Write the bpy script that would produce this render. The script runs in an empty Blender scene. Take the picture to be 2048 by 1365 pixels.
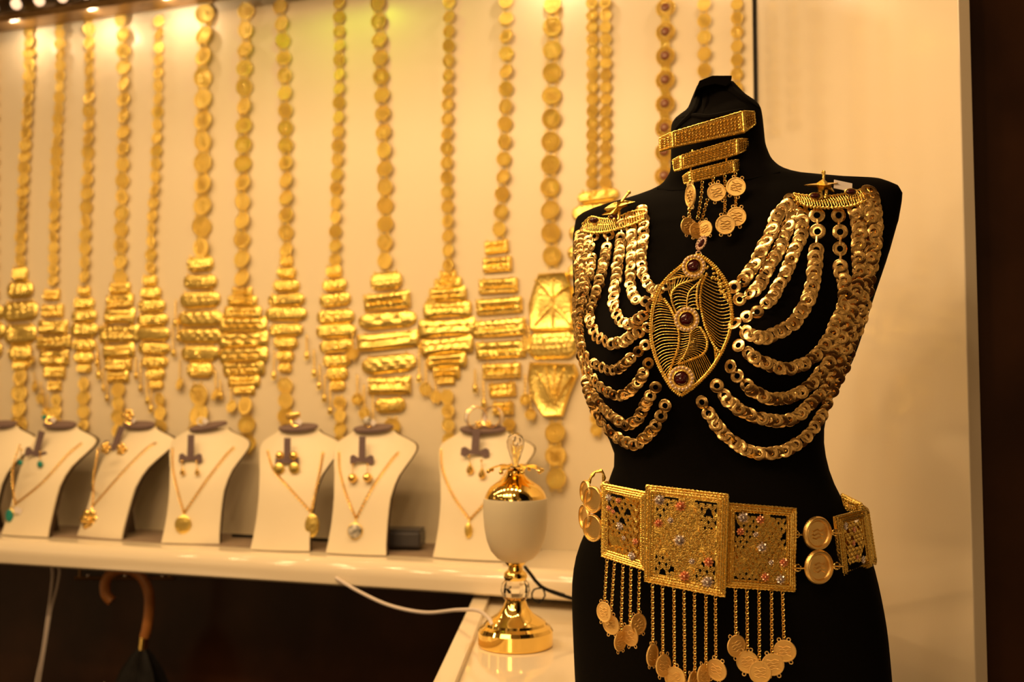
import bpy, math, random
from math import sin, cos, pi, radians, sqrt, atan2
from mathutils import Vector as V, Matrix
from mathutils.bvhtree import BVHTree
random.seed(7)
sc = bpy.context.scene
COL = sc.collection

# ---------------------------------------------------------------- camera, world, lamps, exposure
F = 2000.0                       # focal length in pixels of the 2048 px wide frame
PITCH = math.atan(0.057)
CZ = 1.35
cam_d = bpy.data.cameras.new('camera'); cam = bpy.data.objects.new('camera', cam_d); COL.objects.link(cam)
cam.location = (0, 0, CZ); cam.rotation_euler = (pi/2 + PITCH, 0, 0)
cam_d.sensor_width = 36; cam_d.lens = F/2048*36; cam_d.clip_start = 0.02
cam_d.dof.use_dof = True; cam_d.dof.focus_distance = 1.15; cam_d.dof.aperture_fstop = 4.0
sc.camera = cam
sc.view_settings.view_transform = 'Standard'; sc.view_settings.look = 'None'
sc.view_settings.exposure = 0.0; sc.view_settings.gamma = 1.0; sc.view_settings.use_curve_mapping = False

WL = (0.9506, -0.3105)           # direction along the back wall (to the right)
WN = (0.3105, 0.9506)            # back wall normal, pointing into the wall
WC = 2.024
def wallpt(s, off, z):           # s metres along the wall from its foot point, off metres in front of it
    return V((WN[0]*(WC-off)+WL[0]*s, WN[1]*(WC-off)+WL[1]*s, z))

w = bpy.data.worlds.new('world'); sc.world = w; w.use_nodes = True
nt = w.node_tree; nt.nodes.clear()
out = nt.nodes.new('ShaderNodeOutputWorld'); bg = nt.nodes.new('ShaderNodeBackground')
tc = nt.nodes.new('ShaderNodeTexCoord'); nz = nt.nodes.new('ShaderNodeTexNoise'); cr = nt.nodes.new('ShaderNodeValToRGB')
nz.inputs['Scale'].default_value = 5.5; nz.inputs['Detail'].default_value = 3
cr.color_ramp.elements[0].position = 0.42; cr.color_ramp.elements[0].color = (0.075, 0.034, 0.011, 1)
cr.color_ramp.elements[1].position = 0.60; cr.color_ramp.elements[1].color = (0.62, 0.34, 0.12, 1)
_e = cr.color_ramp.elements.new(0.70); _e.color = (4.0, 2.5, 1.15, 1)
nt.links.new(tc.outputs['Generated'], nz.inputs['Vector']); nt.links.new(nz.outputs['Fac'], cr.inputs['Fac'])
nt.links.new(cr.outputs['Color'], bg.inputs['Color']); nt.links.new(bg.outputs[0], out.inputs[0])
bg.inputs['Strength'].default_value = 0.55

def lamp(kind, name, loc, power, col, size=0.02, target=None, spot=60, blend=0.6):
    d = bpy.data.lights.new(name, kind); d.energy = power; d.color = col
    if kind == 'AREA': d.shape = 'RECTANGLE'; d.size = size[0]; d.size_y = size[1]
    else: d.shadow_soft_size = size
    if kind == 'SPOT': d.spot_size = radians(spot); d.spot_blend = blend
    o = bpy.data.objects.new(name, d); COL.objects.link(o); o.location = loc
    if target is not None: o.rotation_euler = (V(target)-V(loc)).to_track_quat('-Z', 'Y').to_euler()
    return o
WARM = (1.0, 0.635, 0.295); WHT = (1.0, 0.74, 0.46)
# ceiling spots in a row parallel to the wall
for i in range(11):
    p = wallpt(-2.15+i*0.195, 0.72, CZ+0.80); lamp('AREA', 'ceiling_spot', p, .88+.035*i, WARM, (.06, .05), p+V((0, .12, -1)))
for i in range(7):
    p = wallpt(-2.1+i*0.30, 1.45, CZ+0.95); lamp('AREA', 'ceiling_spot', p, 1.2+.12*i, WARM, (.07, .05), wallpt(-1.0+i*.25, .2, CZ-.1))
# broad overhead area light, added out of view as general fill
lamp('AREA', 'overhead_fill', (-0.9, 0.5, CZ+1.15), 13, WARM, (1.0, 0.5), (-0.4, 2.2, CZ-0.2))
lamp('AREA', 'front_fill', (-0.75, -0.9, CZ+0.25), 3.6, WARM, (.45, .30), (.2, 1.2, CZ-.1))  # added low front light behind the camera, brightens the belt gold
# small lamps of the strip above the wall display
STRIP = [(30, 3.0), (185, 3.4), (335, 3.4), (1102, 5.0), (1440, 3.0)]

# ---------------------------------------------------------------- geometry helpers
def ray(px, py):
    u = (px-1024)/F; v = (682.5-py)/F
    return V((u, cos(PITCH)-v*sin(PITCH), sin(PITCH)+v*cos(PITCH)))
CAM = V((0, 0, CZ))
def P(px, py, Y): d = ray(px, py); return CAM + d*(Y/d.y)
def Pz(px, py, z): d = ray(px, py); return CAM + d*((z-CZ)/d.z)
def Pw(px, py, off=0.0):
    d = ray(px, py); n = V((WN[0], WN[1], 0)); return CAM + d*((WC-off)/n.dot(d))
def Pp(px, py, p0, n): d = ray(px, py); return CAM + d*((p0-CAM).dot(n)/d.dot(n))
def proj(p):
    q = p-CAM; y = q.y*cos(PITCH)+q.z*sin(PITCH); z = -q.y*sin(PITCH)+q.z*cos(PITCH)
    return 1024+F*q.x/y, 682.5-F*z/y
def frame(pos, n, up=V((0, 0, 1)), s=1.0):
    n = n.normalized(); x = up.cross(n)
    if x.length < 1e-5: x = V((1, 0, 0))
    x.normalize(); y = n.cross(x)
    if not isinstance(s, (tuple, list)): s = (s, s, s)
    return Matrix(((x.x*s[0], y.x*s[1], n.x*s[2], pos.x), (x.y*s[0], y.y*s[1], n.y*s[2], pos.y), (x.z*s[0], y.z*s[1], n.z*s[2], pos.z), (0, 0, 0, 1)))
I4 = Matrix.Identity(4)
def T(x, y, z): return Matrix.Translation((x, y, z))
def R(a, ax): return Matrix.Rotation(radians(a), 4, ax)
def S(x, y, z): return Matrix.Diagonal((x, y, z, 1))

def catmull(pts, step):
    pts = [V(p) for p in pts]
    q = [pts[0]*2-pts[1]] + pts + [pts[-1]*2-pts[-2]]
    res = []
    for i in range(1, len(q)-2):
        a, b, c, d = q[i-1:i+3]; n = max(1, int((c-b).length/step))
        for k in range(n):
            t = k/n
            res.append(0.5*((2*b)+(c-a)*t+(2*a-5*b+4*c-d)*t*t+(3*b-a-3*c+d)*t**3))
    res.append(pts[-1]); return res
def resample(pts, step):
    L = [0]
    for a, b in zip(pts, pts[1:]): L.append(L[-1]+(b-a).length)
    n = max(1, round(L[-1]/step)); res = []; j = 0
    for k in range(n+1):
        s = L[-1]*k/n
        while j < len(L)-2 and L[j+1] < s: j += 1
        t = (s-L[j])/max(1e-9, L[j+1]-L[j]); res.append(pts[j].lerp(pts[j+1], min(1, t)))
    return res

class MB:
    def __init__(self): self.v = []; self.f = []
    def add(self, vs, fs, M=None):
        b = len(self.v)
        self.v += [(M @ V(p)) if M is not None else V(p) for p in vs]
        self.f += [tuple(b+i for i in f) for f in fs]; return self
    def grid(self, rows, close_u=False, close_v=False, M=None):
        nv = len(rows); nu = len(rows[0]); vs = [p for r in rows for p in r]; fs = []
        for j in range(nv if close_v else nv-1):
            for i in range(nu if close_u else nu-1):
                a = j*nu+i; b = j*nu+(i+1) % nu; j2 = (j+1) % nv
                fs.append((a, b, j2*nu+(i+1) % nu, j2*nu+i))
        return self.add(vs, fs, M)
    def lathe(self, prof, n=32, M=None, flute=0, fa=0):
        rows = []
        for r, z in prof:
            rows.append([(r*(1+fa*cos(flute*2*pi*i/n))*cos(2*pi*i/n), r*(1+fa*cos(flute*2*pi*i/n))*sin(2*pi*i/n), z) for i in range(n)])
        return self.grid(rows, close_u=True, M=M)
    def box(self, sx, sy, sz, M=None):
        x, y, z = sx/2, sy/2, sz/2
        return self.add([(-x,-y,-z),(x,-y,-z),(x,y,-z),(-x,y,-z),(-x,-y,z),(x,-y,z),(x,y,z),(-x,y,z)],
                        [(3,2,1,0),(4,5,6,7),(0,1,5,4),(1,2,6,5),(2,3,7,6),(3,0,4,7)], M)
    def ball(self, c, r, n=10, m=7, M=None):
        if not isinstance(r, (tuple, list)): r = (r, r, r)
        rows = [[(c[0]+r[0]*sin(pi*j/m)*cos(2*pi*i/n), c[1]+r[1]*sin(pi*j/m)*sin(2*pi*i/n), c[2]+r[2]*cos(pi*j/m)) for i in range(n)] for j in range(m+1)]
        return self.grid(rows, close_u=True, M=M)
    def torus(self, Rr, r, n=16, m=6, M=None, rz=None):
        rz = rz or r
        rows = [[((Rr+r*cos(2*pi*j/m))*cos(2*pi*i/n), (Rr+r*cos(2*pi*j/m))*sin(2*pi*i/n), rz*sin(2*pi*j/m)) for j in range(m)] for i in range(n)]
        return self.grid(rows, close_u=True, close_v=True, M=M)
    def annulus(self, ro, ri, th, n=20, M=None):
        rows = [[(r*cos(2*pi*i/n), r*sin(2*pi*i/n), z) for r, z in ((ri, -th), (ro, -th), (ro, th*.4), (ro-th, th), (ri, th))] for i in range(n)]
        return self.grid(rows, close_u=True, close_v=True, M=M)
    def tube(self, pts, r, n=6, closed=False, rope=0, M=None):
        pts = [V(p) for p in pts]; k = len(pts)
        if k < 2: return self
        rows = []; nrm = None
        for i in range(k):
            a = pts[i-1] if (i or closed) else pts[0]; b = pts[(i+1) % k] if (i < k-1 or closed) else pts[-1]
            t = (b-a)
            if t.length < 1e-9: t = V((0, 0, 1))
            t.normalize()
            if nrm is None:
                nrm = t.cross(V((0, 0, 1)));
                if nrm.length < .1: nrm = t.cross(V((1, 0, 0)))
            nrm = (nrm-t*nrm.dot(t)).normalized(); bi = t.cross(nrm)
            rr = r[i] if isinstance(r, (list, tuple)) else r
            if rope: rr *= 1+rope*(1 if i % 2 else -1)
            rows.append([pts[i]+(nrm*cos(2*pi*j/n)+bi*sin(2*pi*j/n))*rr for j in range(n)])
        b0 = len(self.v); self.grid(rows, close_u=True, close_v=closed, M=M)
        if not closed:
            self.f.append(tuple(b0+j for j in reversed(range(n)))); self.f.append(tuple(b0+(k-1)*n+j for j in range(n)))
        return self
    def prism(self, poly, z0, z1, M=None):
        n = len(poly)
        return self.add([(x, y, z0) for x, y in poly]+[(x, y, z1) for x, y in poly],
                        [tuple(reversed(range(n))), tuple(range(n, 2*n))]+[(i, (i+1) % n, n+(i+1) % n, n+i) for i in range(n)], M)
    def chain(self, pts, pitch, wr=0.28, n=10):
        pts = resample([V(p) for p in pts], pitch)
        for i, (a, b) in enumerate(zip(pts, pts[1:])):
            t = (b-a).normalized(); side = t.cross(V((0, 1, 0)))
            if side.length < .1: side = t.cross(V((1, 0, 0)))
            side.normalize(); nn = side.cross(t)
            nrm = nn if i % 2 == 0 else (nn*.45+side*.9)
            self.torus(pitch*.66, pitch*wr*.62, n, 5, frame((a+b)/2, nrm, t, (.85, 1.05, 1)))
        return self

def mesh_of(mb, mats, smooth=True, angle=40):
    me = bpy.data.meshes.new('m'); me.from_pydata([tuple(p) for p in mb.v], [], mb.f)
    for m in (mats if isinstance(mats, list) else [mats]): me.materials.append(m)
    me.validate(); 
    import bmesh
    bm = bmesh.new(); bm.from_mesh(me); bmesh.ops.recalc_face_normals(bm, faces=bm.faces); bm.to_mesh(me); bm.free()
    if smooth:
        me.shade_smooth()
        me.set_sharp_from_angle(angle=radians(angle))
    return me
def link(name, me, parent=None, loc=None, mat4=None):
    o = bpy.data.objects.new(name, me); me.name = name if me and me.name == 'm' else (me.name if me else name)
    COL.objects.link(o)
    if mat4 is not None: o.matrix_basis = mat4
    elif loc is not None: o.location = loc
    if parent is not None:
        o.parent = parent
        m = parent.matrix_basis.copy(); p = parent.parent
        while p is not None: m = p.matrix_basis @ parent.matrix_parent_inverse @ m if p is parent.parent else p.matrix_basis @ m; p = p.parent
        o.matrix_parent_inverse = m.inverted()
    return o
def obj(name, mb, mat, parent=None, smooth=True, angle=40, bevel=0, label=None):
    lo = [min(p[i] for p in mb.v) for i in range(3)]; hi = [max(p[i] for p in mb.v) for i in range(3)]
    c = V(((lo[0]+hi[0])/2, (lo[1]+hi[1])/2, lo[2] if parent is None else (lo[2]+hi[2])/2))
    mb.v = [p-c for p in mb.v]
    o = link(name, mesh_of(mb, mat, smooth, angle), parent, c)
    if bevel:
        b = o.modifiers.new('bevel', 'BEVEL'); b.width = bevel; b.segments = 3; b.limit_method = 'ANGLE'
    if label: o['label'] = label
    return o
def empty(name, loc, label, cat, group=None):
    o = bpy.data.objects.new(name, None); COL.objects.link(o); o.location = loc; o.empty_display_size = .02
    return tag(o, label, cat, group)
def tag(o, label, cat, group=None):
    o['label'] = label; o['category'] = cat
    if group: o['group'] = group
    return o
def structure(o): o['kind'] = 'structure'; return o

# ---------------------------------------------------------------- materials
def mat(name, col, rough=.5, metal=0, noise=None, bump=None, **kw):
    m = bpy.data.materials.new(name); m.use_nodes = True; n = m.node_tree; b = n.nodes['Principled BSDF']
    b.inputs['Base Color'].default_value = (*col, 1); b.inputs['Roughness'].default_value = rough; b.inputs['Metallic'].default_value = metal
    for k, v in kw.items(): b.inputs[k.replace('_', ' ')].default_value = v
    tcn = n.nodes.new('ShaderNodeTexCoord')
    if noise:
        t = n.nodes.new('ShaderNodeTexNoise'); r = n.nodes.new('ShaderNodeValToRGB')
        t.inputs['Scale'].default_value = noise[0]; t.inputs['Detail'].default_value = 5
        r.color_ramp.elements[0].color = (*col, 1); r.color_ramp.elements[1].color = (*noise[1], 1)
        r.color_ramp.elements[0].position = .35; r.color_ramp.elements[1].position = .7
        n.links.new(tcn.outputs['Object'], t.inputs['Vector']); n.links.new(t.outputs['Fac'], r.inputs['Fac']); n.links.new(r.outputs['Color'], b.inputs['Base Color'])
    if bump:
        t = n.nodes.new('ShaderNodeTexNoise'); bp = n.nodes.new('ShaderNodeBump')
        t.inputs['Scale'].default_value = bump[0]; t.inputs['Detail'].default_value = 3; bp.inputs['Strength'].default_value = bump[1]; bp.inputs['Distance'].default_value = bump[2]
        n.links.new(tcn.outputs['Object'], t.inputs['Vector']); n.links.new(t.outputs['Fac'], bp.inputs['Height']); n.links.new(bp.outputs['Normal'], b.inputs['Normal'])
    return m
GOLD = mat('gold_polished', (1.0, .70, .22), .16, 1, bump=(300, .15, .001))
GOLDW = mat('gold_stamped', (1.0, .76, .22), .33, 1, bump=(160, .5, .003))
GOLDR = mat('gold_ring_links', (1.0, .68, .27), .20, 1, bump=(500, .25, .0006))
GOLDF = mat('gold_filigree', (1.0, .72, .19), .26, 1, bump=(500, .7, .0012))
GOLDC = mat('gold_coin_satin', (1.0, .70, .26), .34, 1, bump=(900, .5, .0006))
LAMPG = mat('gold_plated_lamp', (1.0, .72, .22), .06, 1)
SILV = mat('white_gold', (.85, .78, .78), .25, 1)
PINK = mat('rose_gold', (.95, .52, .35), .3, 1)
CREAM = mat('cream_wall_laminate', (.80, .70, .52), .32, 0, noise=(1.5, (.78, .68, .50)), Specular_IOR_Level=.35)
PANEL = mat('cream_side_panel', (.72, .63, .50), .09, 0, noise=(1.2, (.70, .61, .48)))
SHELF = mat('cream_lacquer', (.84, .74, .58), .06, 0, noise=(3, (.82, .72, .56)))
MAT_T = mat('taupe_felt', (.30, .22, .16), .85, 0, noise=(60, (.25, .18, .13)))
MARBLE = mat('dark_brown_marble', (.024, .0075, .003), .38, 0, noise=(5, (.060, .022, .008)), Specular_IOR_Level=.22)
BLACK = mat('black_jersey', (.0032, .0026, .0022), .9, 0, bump=(1200, .2, .0005), Specular_IOR_Level=.05)
LEATHER = mat('ivory_leatherette', (.86, .76, .57), .5, 0, bump=(500, .12, .0006), noise=(20, (.84, .74, .55)))
DARKP = mat('dark_taupe_suede', (.15, .10, .105), .6, 0, noise=(80, (.18, .12, .125)))
DARKB = mat('dark_brown_backing', (.045, .025, .015), .5, 0, noise=(30, (.06, .035, .02)))
GARNET = mat('garnet', (.035, .0006, .003), .04, 0, noise=(60, (.06, .001, .004)), Coat_Weight=.5)
MATG = mat('gold_sheet_backing', (1.0, .68, .16), .24, 1, bump=(500, .6, .001))
MATD = mat('gold_shade_backing', (.70, .42, .085), .36, 1, bump=(600, .6, .001))  # gold darkened in colour to stand for shade behind the choker wires
GAPM = mat('gap_dark', (.012, .006, .003), .6, 0, noise=(30, (.016, .008, .004)))
PEARL = mat('seed_pearl', (.85, .62, .48), .25, .3)
BROWNST = mat('brown_stone', (.20, .07, .03), .2, 0, noise=(80, (.25, .1, .05)))
TEAL = mat('turquoise', (.01, .22, .20), .25, 0, noise=(60, (.02, .28, .24)))
WTAG = mat('white_paper_tag', (.85, .78, .76), .6, 0, noise=(40, (.8, .73, .7)))
RUB = mat('black_rubber', (.006, .005, .005), .6, 0, noise=(60, (.010, .009, .009)), Specular_IOR_Level=.2)
GREYB = mat('dark_grey_plastic', (.05, .045, .05), .35, 0, noise=(60, (.06, .055, .06)))
WCAB = mat('white_cable_plastic', (.75, .66, .62), .4, 0, noise=(20, (.7, .62, .58)))
WOOD = mat('cane_wood', (.50, .20, .05), .35, 0, noise=(25, (.40, .15, .035)))
DARKM = mat('dark_bronze_metal', (.16, .09, .035), .35, .8, noise=(20, (.25, .15, .06)))
FROST = mat('frosted_glass', (.74, .63, .46), .5, 0, noise=(6, (.72, .61, .44)), Subsurface_Weight=.4, Subsurface_Radius=(.02, .015, .01), Subsurface_Scale=1.0)
CRYST = mat('clear_crystal', (.98, .94, .88), .03, 0, Transmission_Weight=1.0, IOR=1.5)
CRYST.node_tree.nodes['Principled BSDF'].inputs['Base Color'].default_value = (.98, .94, .88, 1)
CEIL = mat('ceiling_paint', (.55, .45, .33), .7, 0, noise=(3, (.5, .4, .3)))
BULB = mat('lit_bulb', (1, .85, .7), .4); _b = BULB.node_tree.nodes['Principled BSDF']
_b.inputs['Emission Color'].default_value = (1, .66, .42, 1); _b.inputs['Emission Strength'].default_value = 1.1
ENAMEL = mat('pale_enamel', (.8, .74, .66), .15, 0, noise=(120, (.03, .05, .06)))

# ---------------------------------------------------------------- setting
ZS = CZ-.315                     # shelf top
ZCT = CZ-.385                    # counter top
def wall_slab(name, s0, s1, z0, z1, off, th, m):
    b = MB(); vs = [wallpt(s, o, z) for z in (z0, z1) for o in (off, off-th) for s in (s0, s1)]
    b.add(vs, [(0,1,3,2),(4,6,7,5),(0,4,5,1),(2,3,7,6),(0,2,6,4),(1,5,7,3)])
    return obj(name, b, m, smooth=False)
def s_of(px):                    # metres along the wall seen at that pixel column
    p = Pw(px, 700); return p.x*WL[0]+p.y*WL[1]
SR = s_of(1514)
structure(wall_slab('wall_back', -2.6, SR, ZS-.02, CZ+1.3, 0, .05, CREAM))
structure(wall_slab('wall_lower', -2.6, SR+.05, 0, ZS-.06, -.0, .05, MARBLE))
structure(wall_slab('trim_1', SR+.0005, SR+.012, ZS-.02, CZ+1.3, -.012, .03, GAPM))
# side panel
c0 = Pw(1523, 700, 0.0); X0, Y0 = c0.x, c0.y; X1, Y1 = .594, 1.3045
b = MB(); d = V((X1-X0, Y1-Y0, 0)); nn = V((-d.y, d.x, 0)).normalized()*.018
if nn.x < 0: nn = -nn
vs = []
for z in (0, CZ+1.3):
    for p in (V((X0, Y0, 0)), V((X1, Y1, 0))):
        for q in (V((0, 0, 0)), nn): vs.append(p+q+V((0, 0, z)))
b.add(vs, [(0,2,3,1),(4,5,7,6),(0,4,6,2),(1,3,7,5),(2,6,7,3),(0,1,5,4)])
structure(obj('wall_right', b, PANEL, smooth=False, bevel=.002))
b = MB().box(1.4, .03, CZ+1.3, T(X1+.018+.70, Y1+.05, (CZ+1.3)/2)); structure(obj('wall_far_right', b, MARBLE, smooth=False))
b = MB().box(6, 6, .02, T(-.3, 1.2, -.01)); structure(obj('floor', b, MARBLE, smooth=False))
b = MB().box(6, 3.4, .02, T(-.3, 1.5, CZ+1.315)); structure(obj('ceiling', b, CEIL, smooth=False))

# display shelf with a rounded nosing
b = MB(); prof = []
D = .255
prof = [(0, ZS), (D-.03, ZS)]
for k in range(9): a = pi/2*k/8; prof.append((D-.03+.03*sin(a), ZS-.03+.03*cos(a)))
prof += [(D, ZS-.047), (D-.004, ZS-.051), (0, ZS-.051)]
prof2 = prof
rows = [[wallpt(s, o+.001, z) for o, z in prof2] for s in (-2.6, SR-.002)]
b.grid(rows, close_u=True); n = len(prof2); b.f.append(tuple(range(n))); b.f.append(tuple(n+i for i in reversed(range(n))))
tag(obj('display_shelf', b, SHELF, angle=30), 'long glossy cream shelf with rounded front edge along the jewellery wall', 'shelf')

# counter with raised left rim
def Cq(px, py): return Pz(px, py, ZCT)
a0 = V((-.0665, 1.985, 0)); a1 = V((-.105, 1.30, 0)); dv = (a1-a0).normalized(); a1 = a0+dv*1.05
side = V((.045, 0, 0))
cz_e = empty('counter', (a0.x+.25, 1.5, 0), 'glossy cream counter with raised rim carrying the gold and glass lamp', 'counter')
b = MB(); L = a0+V((.01, 0, 0)); 
poly = [(a0.x, a0.y), (a1.x, a1.y), (.47, a1.y), (.47, 1.86), (.30, 1.91)]
poly = [(a0.x, a0.y), (a1.x, a1.y), (.47, a1.y), (.47, 1.80)]
b.prism(poly, ZCT-.04, ZCT); obj('counter_top', b, SHELF, cz_e, smooth=False, bevel=.002)
b = MB(); b.prism([(a0.x-.003, a0.y), (a1.x-.003, a1.y), (a1.x+.028, a1.y), (a0.x+.028, a0.y)], ZCT-.04, ZCT+.010); obj('rim', b, SHELF, cz_e, smooth=False, bevel=.003)
b = MB(); b.prism([(a0.x+.04, a0.y-.06), (a1.x+.04, a1.y+.06), (.44, a1.y+.06), (.44, 1.76)], 0, ZCT-.04); obj('cabinet_base', b, MARBLE, cz_e, smooth=False)

# taupe mat lying on the shelf behind the busts
rows = [[wallpt(s, o, ZS+z) for o, z in ((.008, .0005), (.008, .002), (.175, .002), (.175, .0005))] for s in (-2.4, s_of(1085))]
b = MB(); b.grid(rows, close_u=True); b.f += [(0, 1, 2, 3), (7, 6, 5, 4)]
tag(obj('shelf_mat', b, MAT_T, smooth=False), 'grey brown mat on the shelf under the necklace busts', 'mat')

# light strip along the top of the wall
ls_p = Pw(0, 48, .10); zr = ls_p.z
le = empty('light_strip', wallpt(-1.0, .10, zr), 'bronze light strip with round bulbs above the hanging belts', 'light')
b = MB(); rows = []
for s in (-2.5, SR-.03):
    rows.append([wallpt(s, o, zr+z) for o, z in ((.112, 0), (.118, .012), (.112, .020), (.09, .024), (.03, .024), (.03, .012), (.095, .012), (.10, 0))])
b.grid(rows, close_u=True); obj('rail', b, DARKM, le)
for px in range(-60, 1480, 46):
    p = Pw(px, 20, .128); p.z = zr+.030
    if px > 420 and px % 92: continue
    b = MB().ball((0, 0, 0), .013, 12, 8, Matrix.Translation(p)); b.lathe([(.006, .008), (.009, .016), (.009, .03), (0, .03)], 10, Matrix.Translation(p)); obj('bulb', b, BULB, le)
b = MB(); rows = [[wallpt(s, o, zr+z) for o, z in ((.02, .045), (.15, .045), (.15, .06), (.02, .06))] for s in (-2.5, SR-.03)]
b.grid(rows, close_u=True); obj('bulb_channel', b, DARKM, le)
for px, pw in STRIP:
    p = Pw(px, 30, .075); p.z = zr-.004
    lamp('POINT', 'strip_lamp', p, pw*.17, WHT, .010)
p = Pw(650, 20, .16); p.z = zr+.02
lamp('POINT', 'green_lamp', p, .75, (.55, .95, .03), .012)

# ---------------------------------------------------------------- coin belts on the wall
PHI = math.degrees(atan2(-.3105, .9506))
def fore(px, py=500):            # how much the wall direction is foreshortened at that column
    q = Pw(px, py); a = proj(q)[0]; c = proj(q+V((WL[0]*.01, WL[1]*.01, 0)))[0]; return (c-a)/.01/(F/q.y)
def coin_mesh(m, motif=0, stone=False):
    b = MB(); Mx = R(90, 'X')            # lies in XZ, faces -Y
    b.lathe([(0, .03), (.55, .035), (.84, .03), (.86, .09), (.96, .10), (1.0, .05), (1.0, -.05), (.9, -.08), (0, -.08)], 24, Mx)
    if motif == 0: 
        for k in range(4): b.tube([(x/6, -.07, -.38+.25*k+.07*sin(x*1.7+k*2)) for x in range(-3, 4)], .06, 4)
    if motif == 1:
        b.ball((0, -.02, .1), (.26, .12, .34)); b.ball((0, -.02, -.35), (.4, .1, .25)); 
    if motif == 2: b.torus(.55, .07, 18, 4, Mx); b.torus(.25, .07, 12, 4, Mx @ T(0, 0, .03))
    for sx in (-.42, .42):
        for sz in (-1, 1): b.torus(.16, .05, 8, 4, T(sx, 0, sz*1.02) @ R(90 if sx > 0 else 70, 'X'))
    return mesh_of(b, m)
CM = [coin_mesh(GOLDW, k) for k in range(3)]
def stone_link_mesh():
    b = MB(); b.lathe([(0, .03), (.8, .05), (.95, .12), (1.0, 0), (.9, -.1), (0, -.1)], 22, R(90, 'X'))
    for k in range(12): b.ball((.85*cos(k*pi/6), -.14, .85*sin(k*pi/6)), .13, 6, 5)
    for sz in (-1, 1): b.box(.9, .12, .35, T(0, 0, sz*1.05))
    b.torus(.56, .1, 16, 5, R(90, 'X') @ T(0, 0, .12))
    return mesh_of(b, GOLDW)
SL = stone_link_mesh(); _b2 = MB().ball((0, -.12, 0), (.5, .28, .5), 14, 8); ST = mesh_of(_b2, BROWNST)
def wall_m(p, r, jit=9, roll=0):
    return Matrix.Translation(p) @ R(PHI+random.uniform(-jit, jit), 'Z') @ R(random.uniform(-jit, jit)-2, 'X') @ R(roll+random.uniform(-4, 4), 'Y') @ S(r, r, r)

def plate_mesh(w_, h_, style, seed):
    rnd = random.Random(seed); nx, nz = 34, 12; b = MB(); dep = min(.0075, h_*.32); rows = []
    ph = [rnd.uniform(0, 6) for _ in range(6)]
    ex = 6 if style == 'bar' else 3.2
    for j in range(nz+1):
        v = -1+2*j/nz; row = []
        for i in range(nx+1):
            u = -1+2*i/nx
            if style == 'bar': hw = 1.0
            else: hw = 1-.10*abs(v)**3
            if style == 'flare': zz = v*(1+.28*abs(u)**3)
            else: zz = v*(1-.30*max(0, abs(u)-.75)/.25*(style == 'puff'))
            e = max(0, 1-abs(u)**ex)**.5*max(0, 1-abs(v)**(3 if style != 'bar' else 5))**.5
            pat = .20*sin(u*w_*700+ph[0])*cos(v*5+ph[1])+.20*sin(u*w_*430+v*6+ph[2])+.12*sin(v*14+ph[3])
            if style in ('bar', 'flare') and abs(v) < .28 and abs(u) < .72: pat -= .45
            row.append((u*w_/2*hw, -dep*e*(1+pat)-.001, zz*h_/2))
        rows.append(row)
    b.grid(rows); back = [[(p[0], .0015, p[2]) for p in r] for r in rows]; b.grid(back)
    for r, bk in ((rows[0], back[0]), (rows[-1], back[-1])): b.grid([r, bk])
    b.grid([[r[0] for r in rows], [r[0] for r in back]]); b.grid([[r[-1] for r in rows], [r[-1] for r in back]])
    for k in range(max(3, int(w_*260))):      # granulation beads
        u = -.85+1.7*rnd.random(); v = rnd.choice((-.75, .75, 0)); b.ball((u*w_/2, -dep*.82, v*h_/2*.8), .0013, 6, 4)
    for sx in (-.35, .35):
        b.torus(.0028, .0008, 8, 4, T(sx*w_, -.003, h_/2+.001) @ R(90, 'Y'))
    return mesh_of(b, GOLDW, angle=60)
TABM = mesh_of(MB().box(.010, .003, .018).ball((0, -.001, 0), (.0045, .003, .008)), GOLDW)

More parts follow.
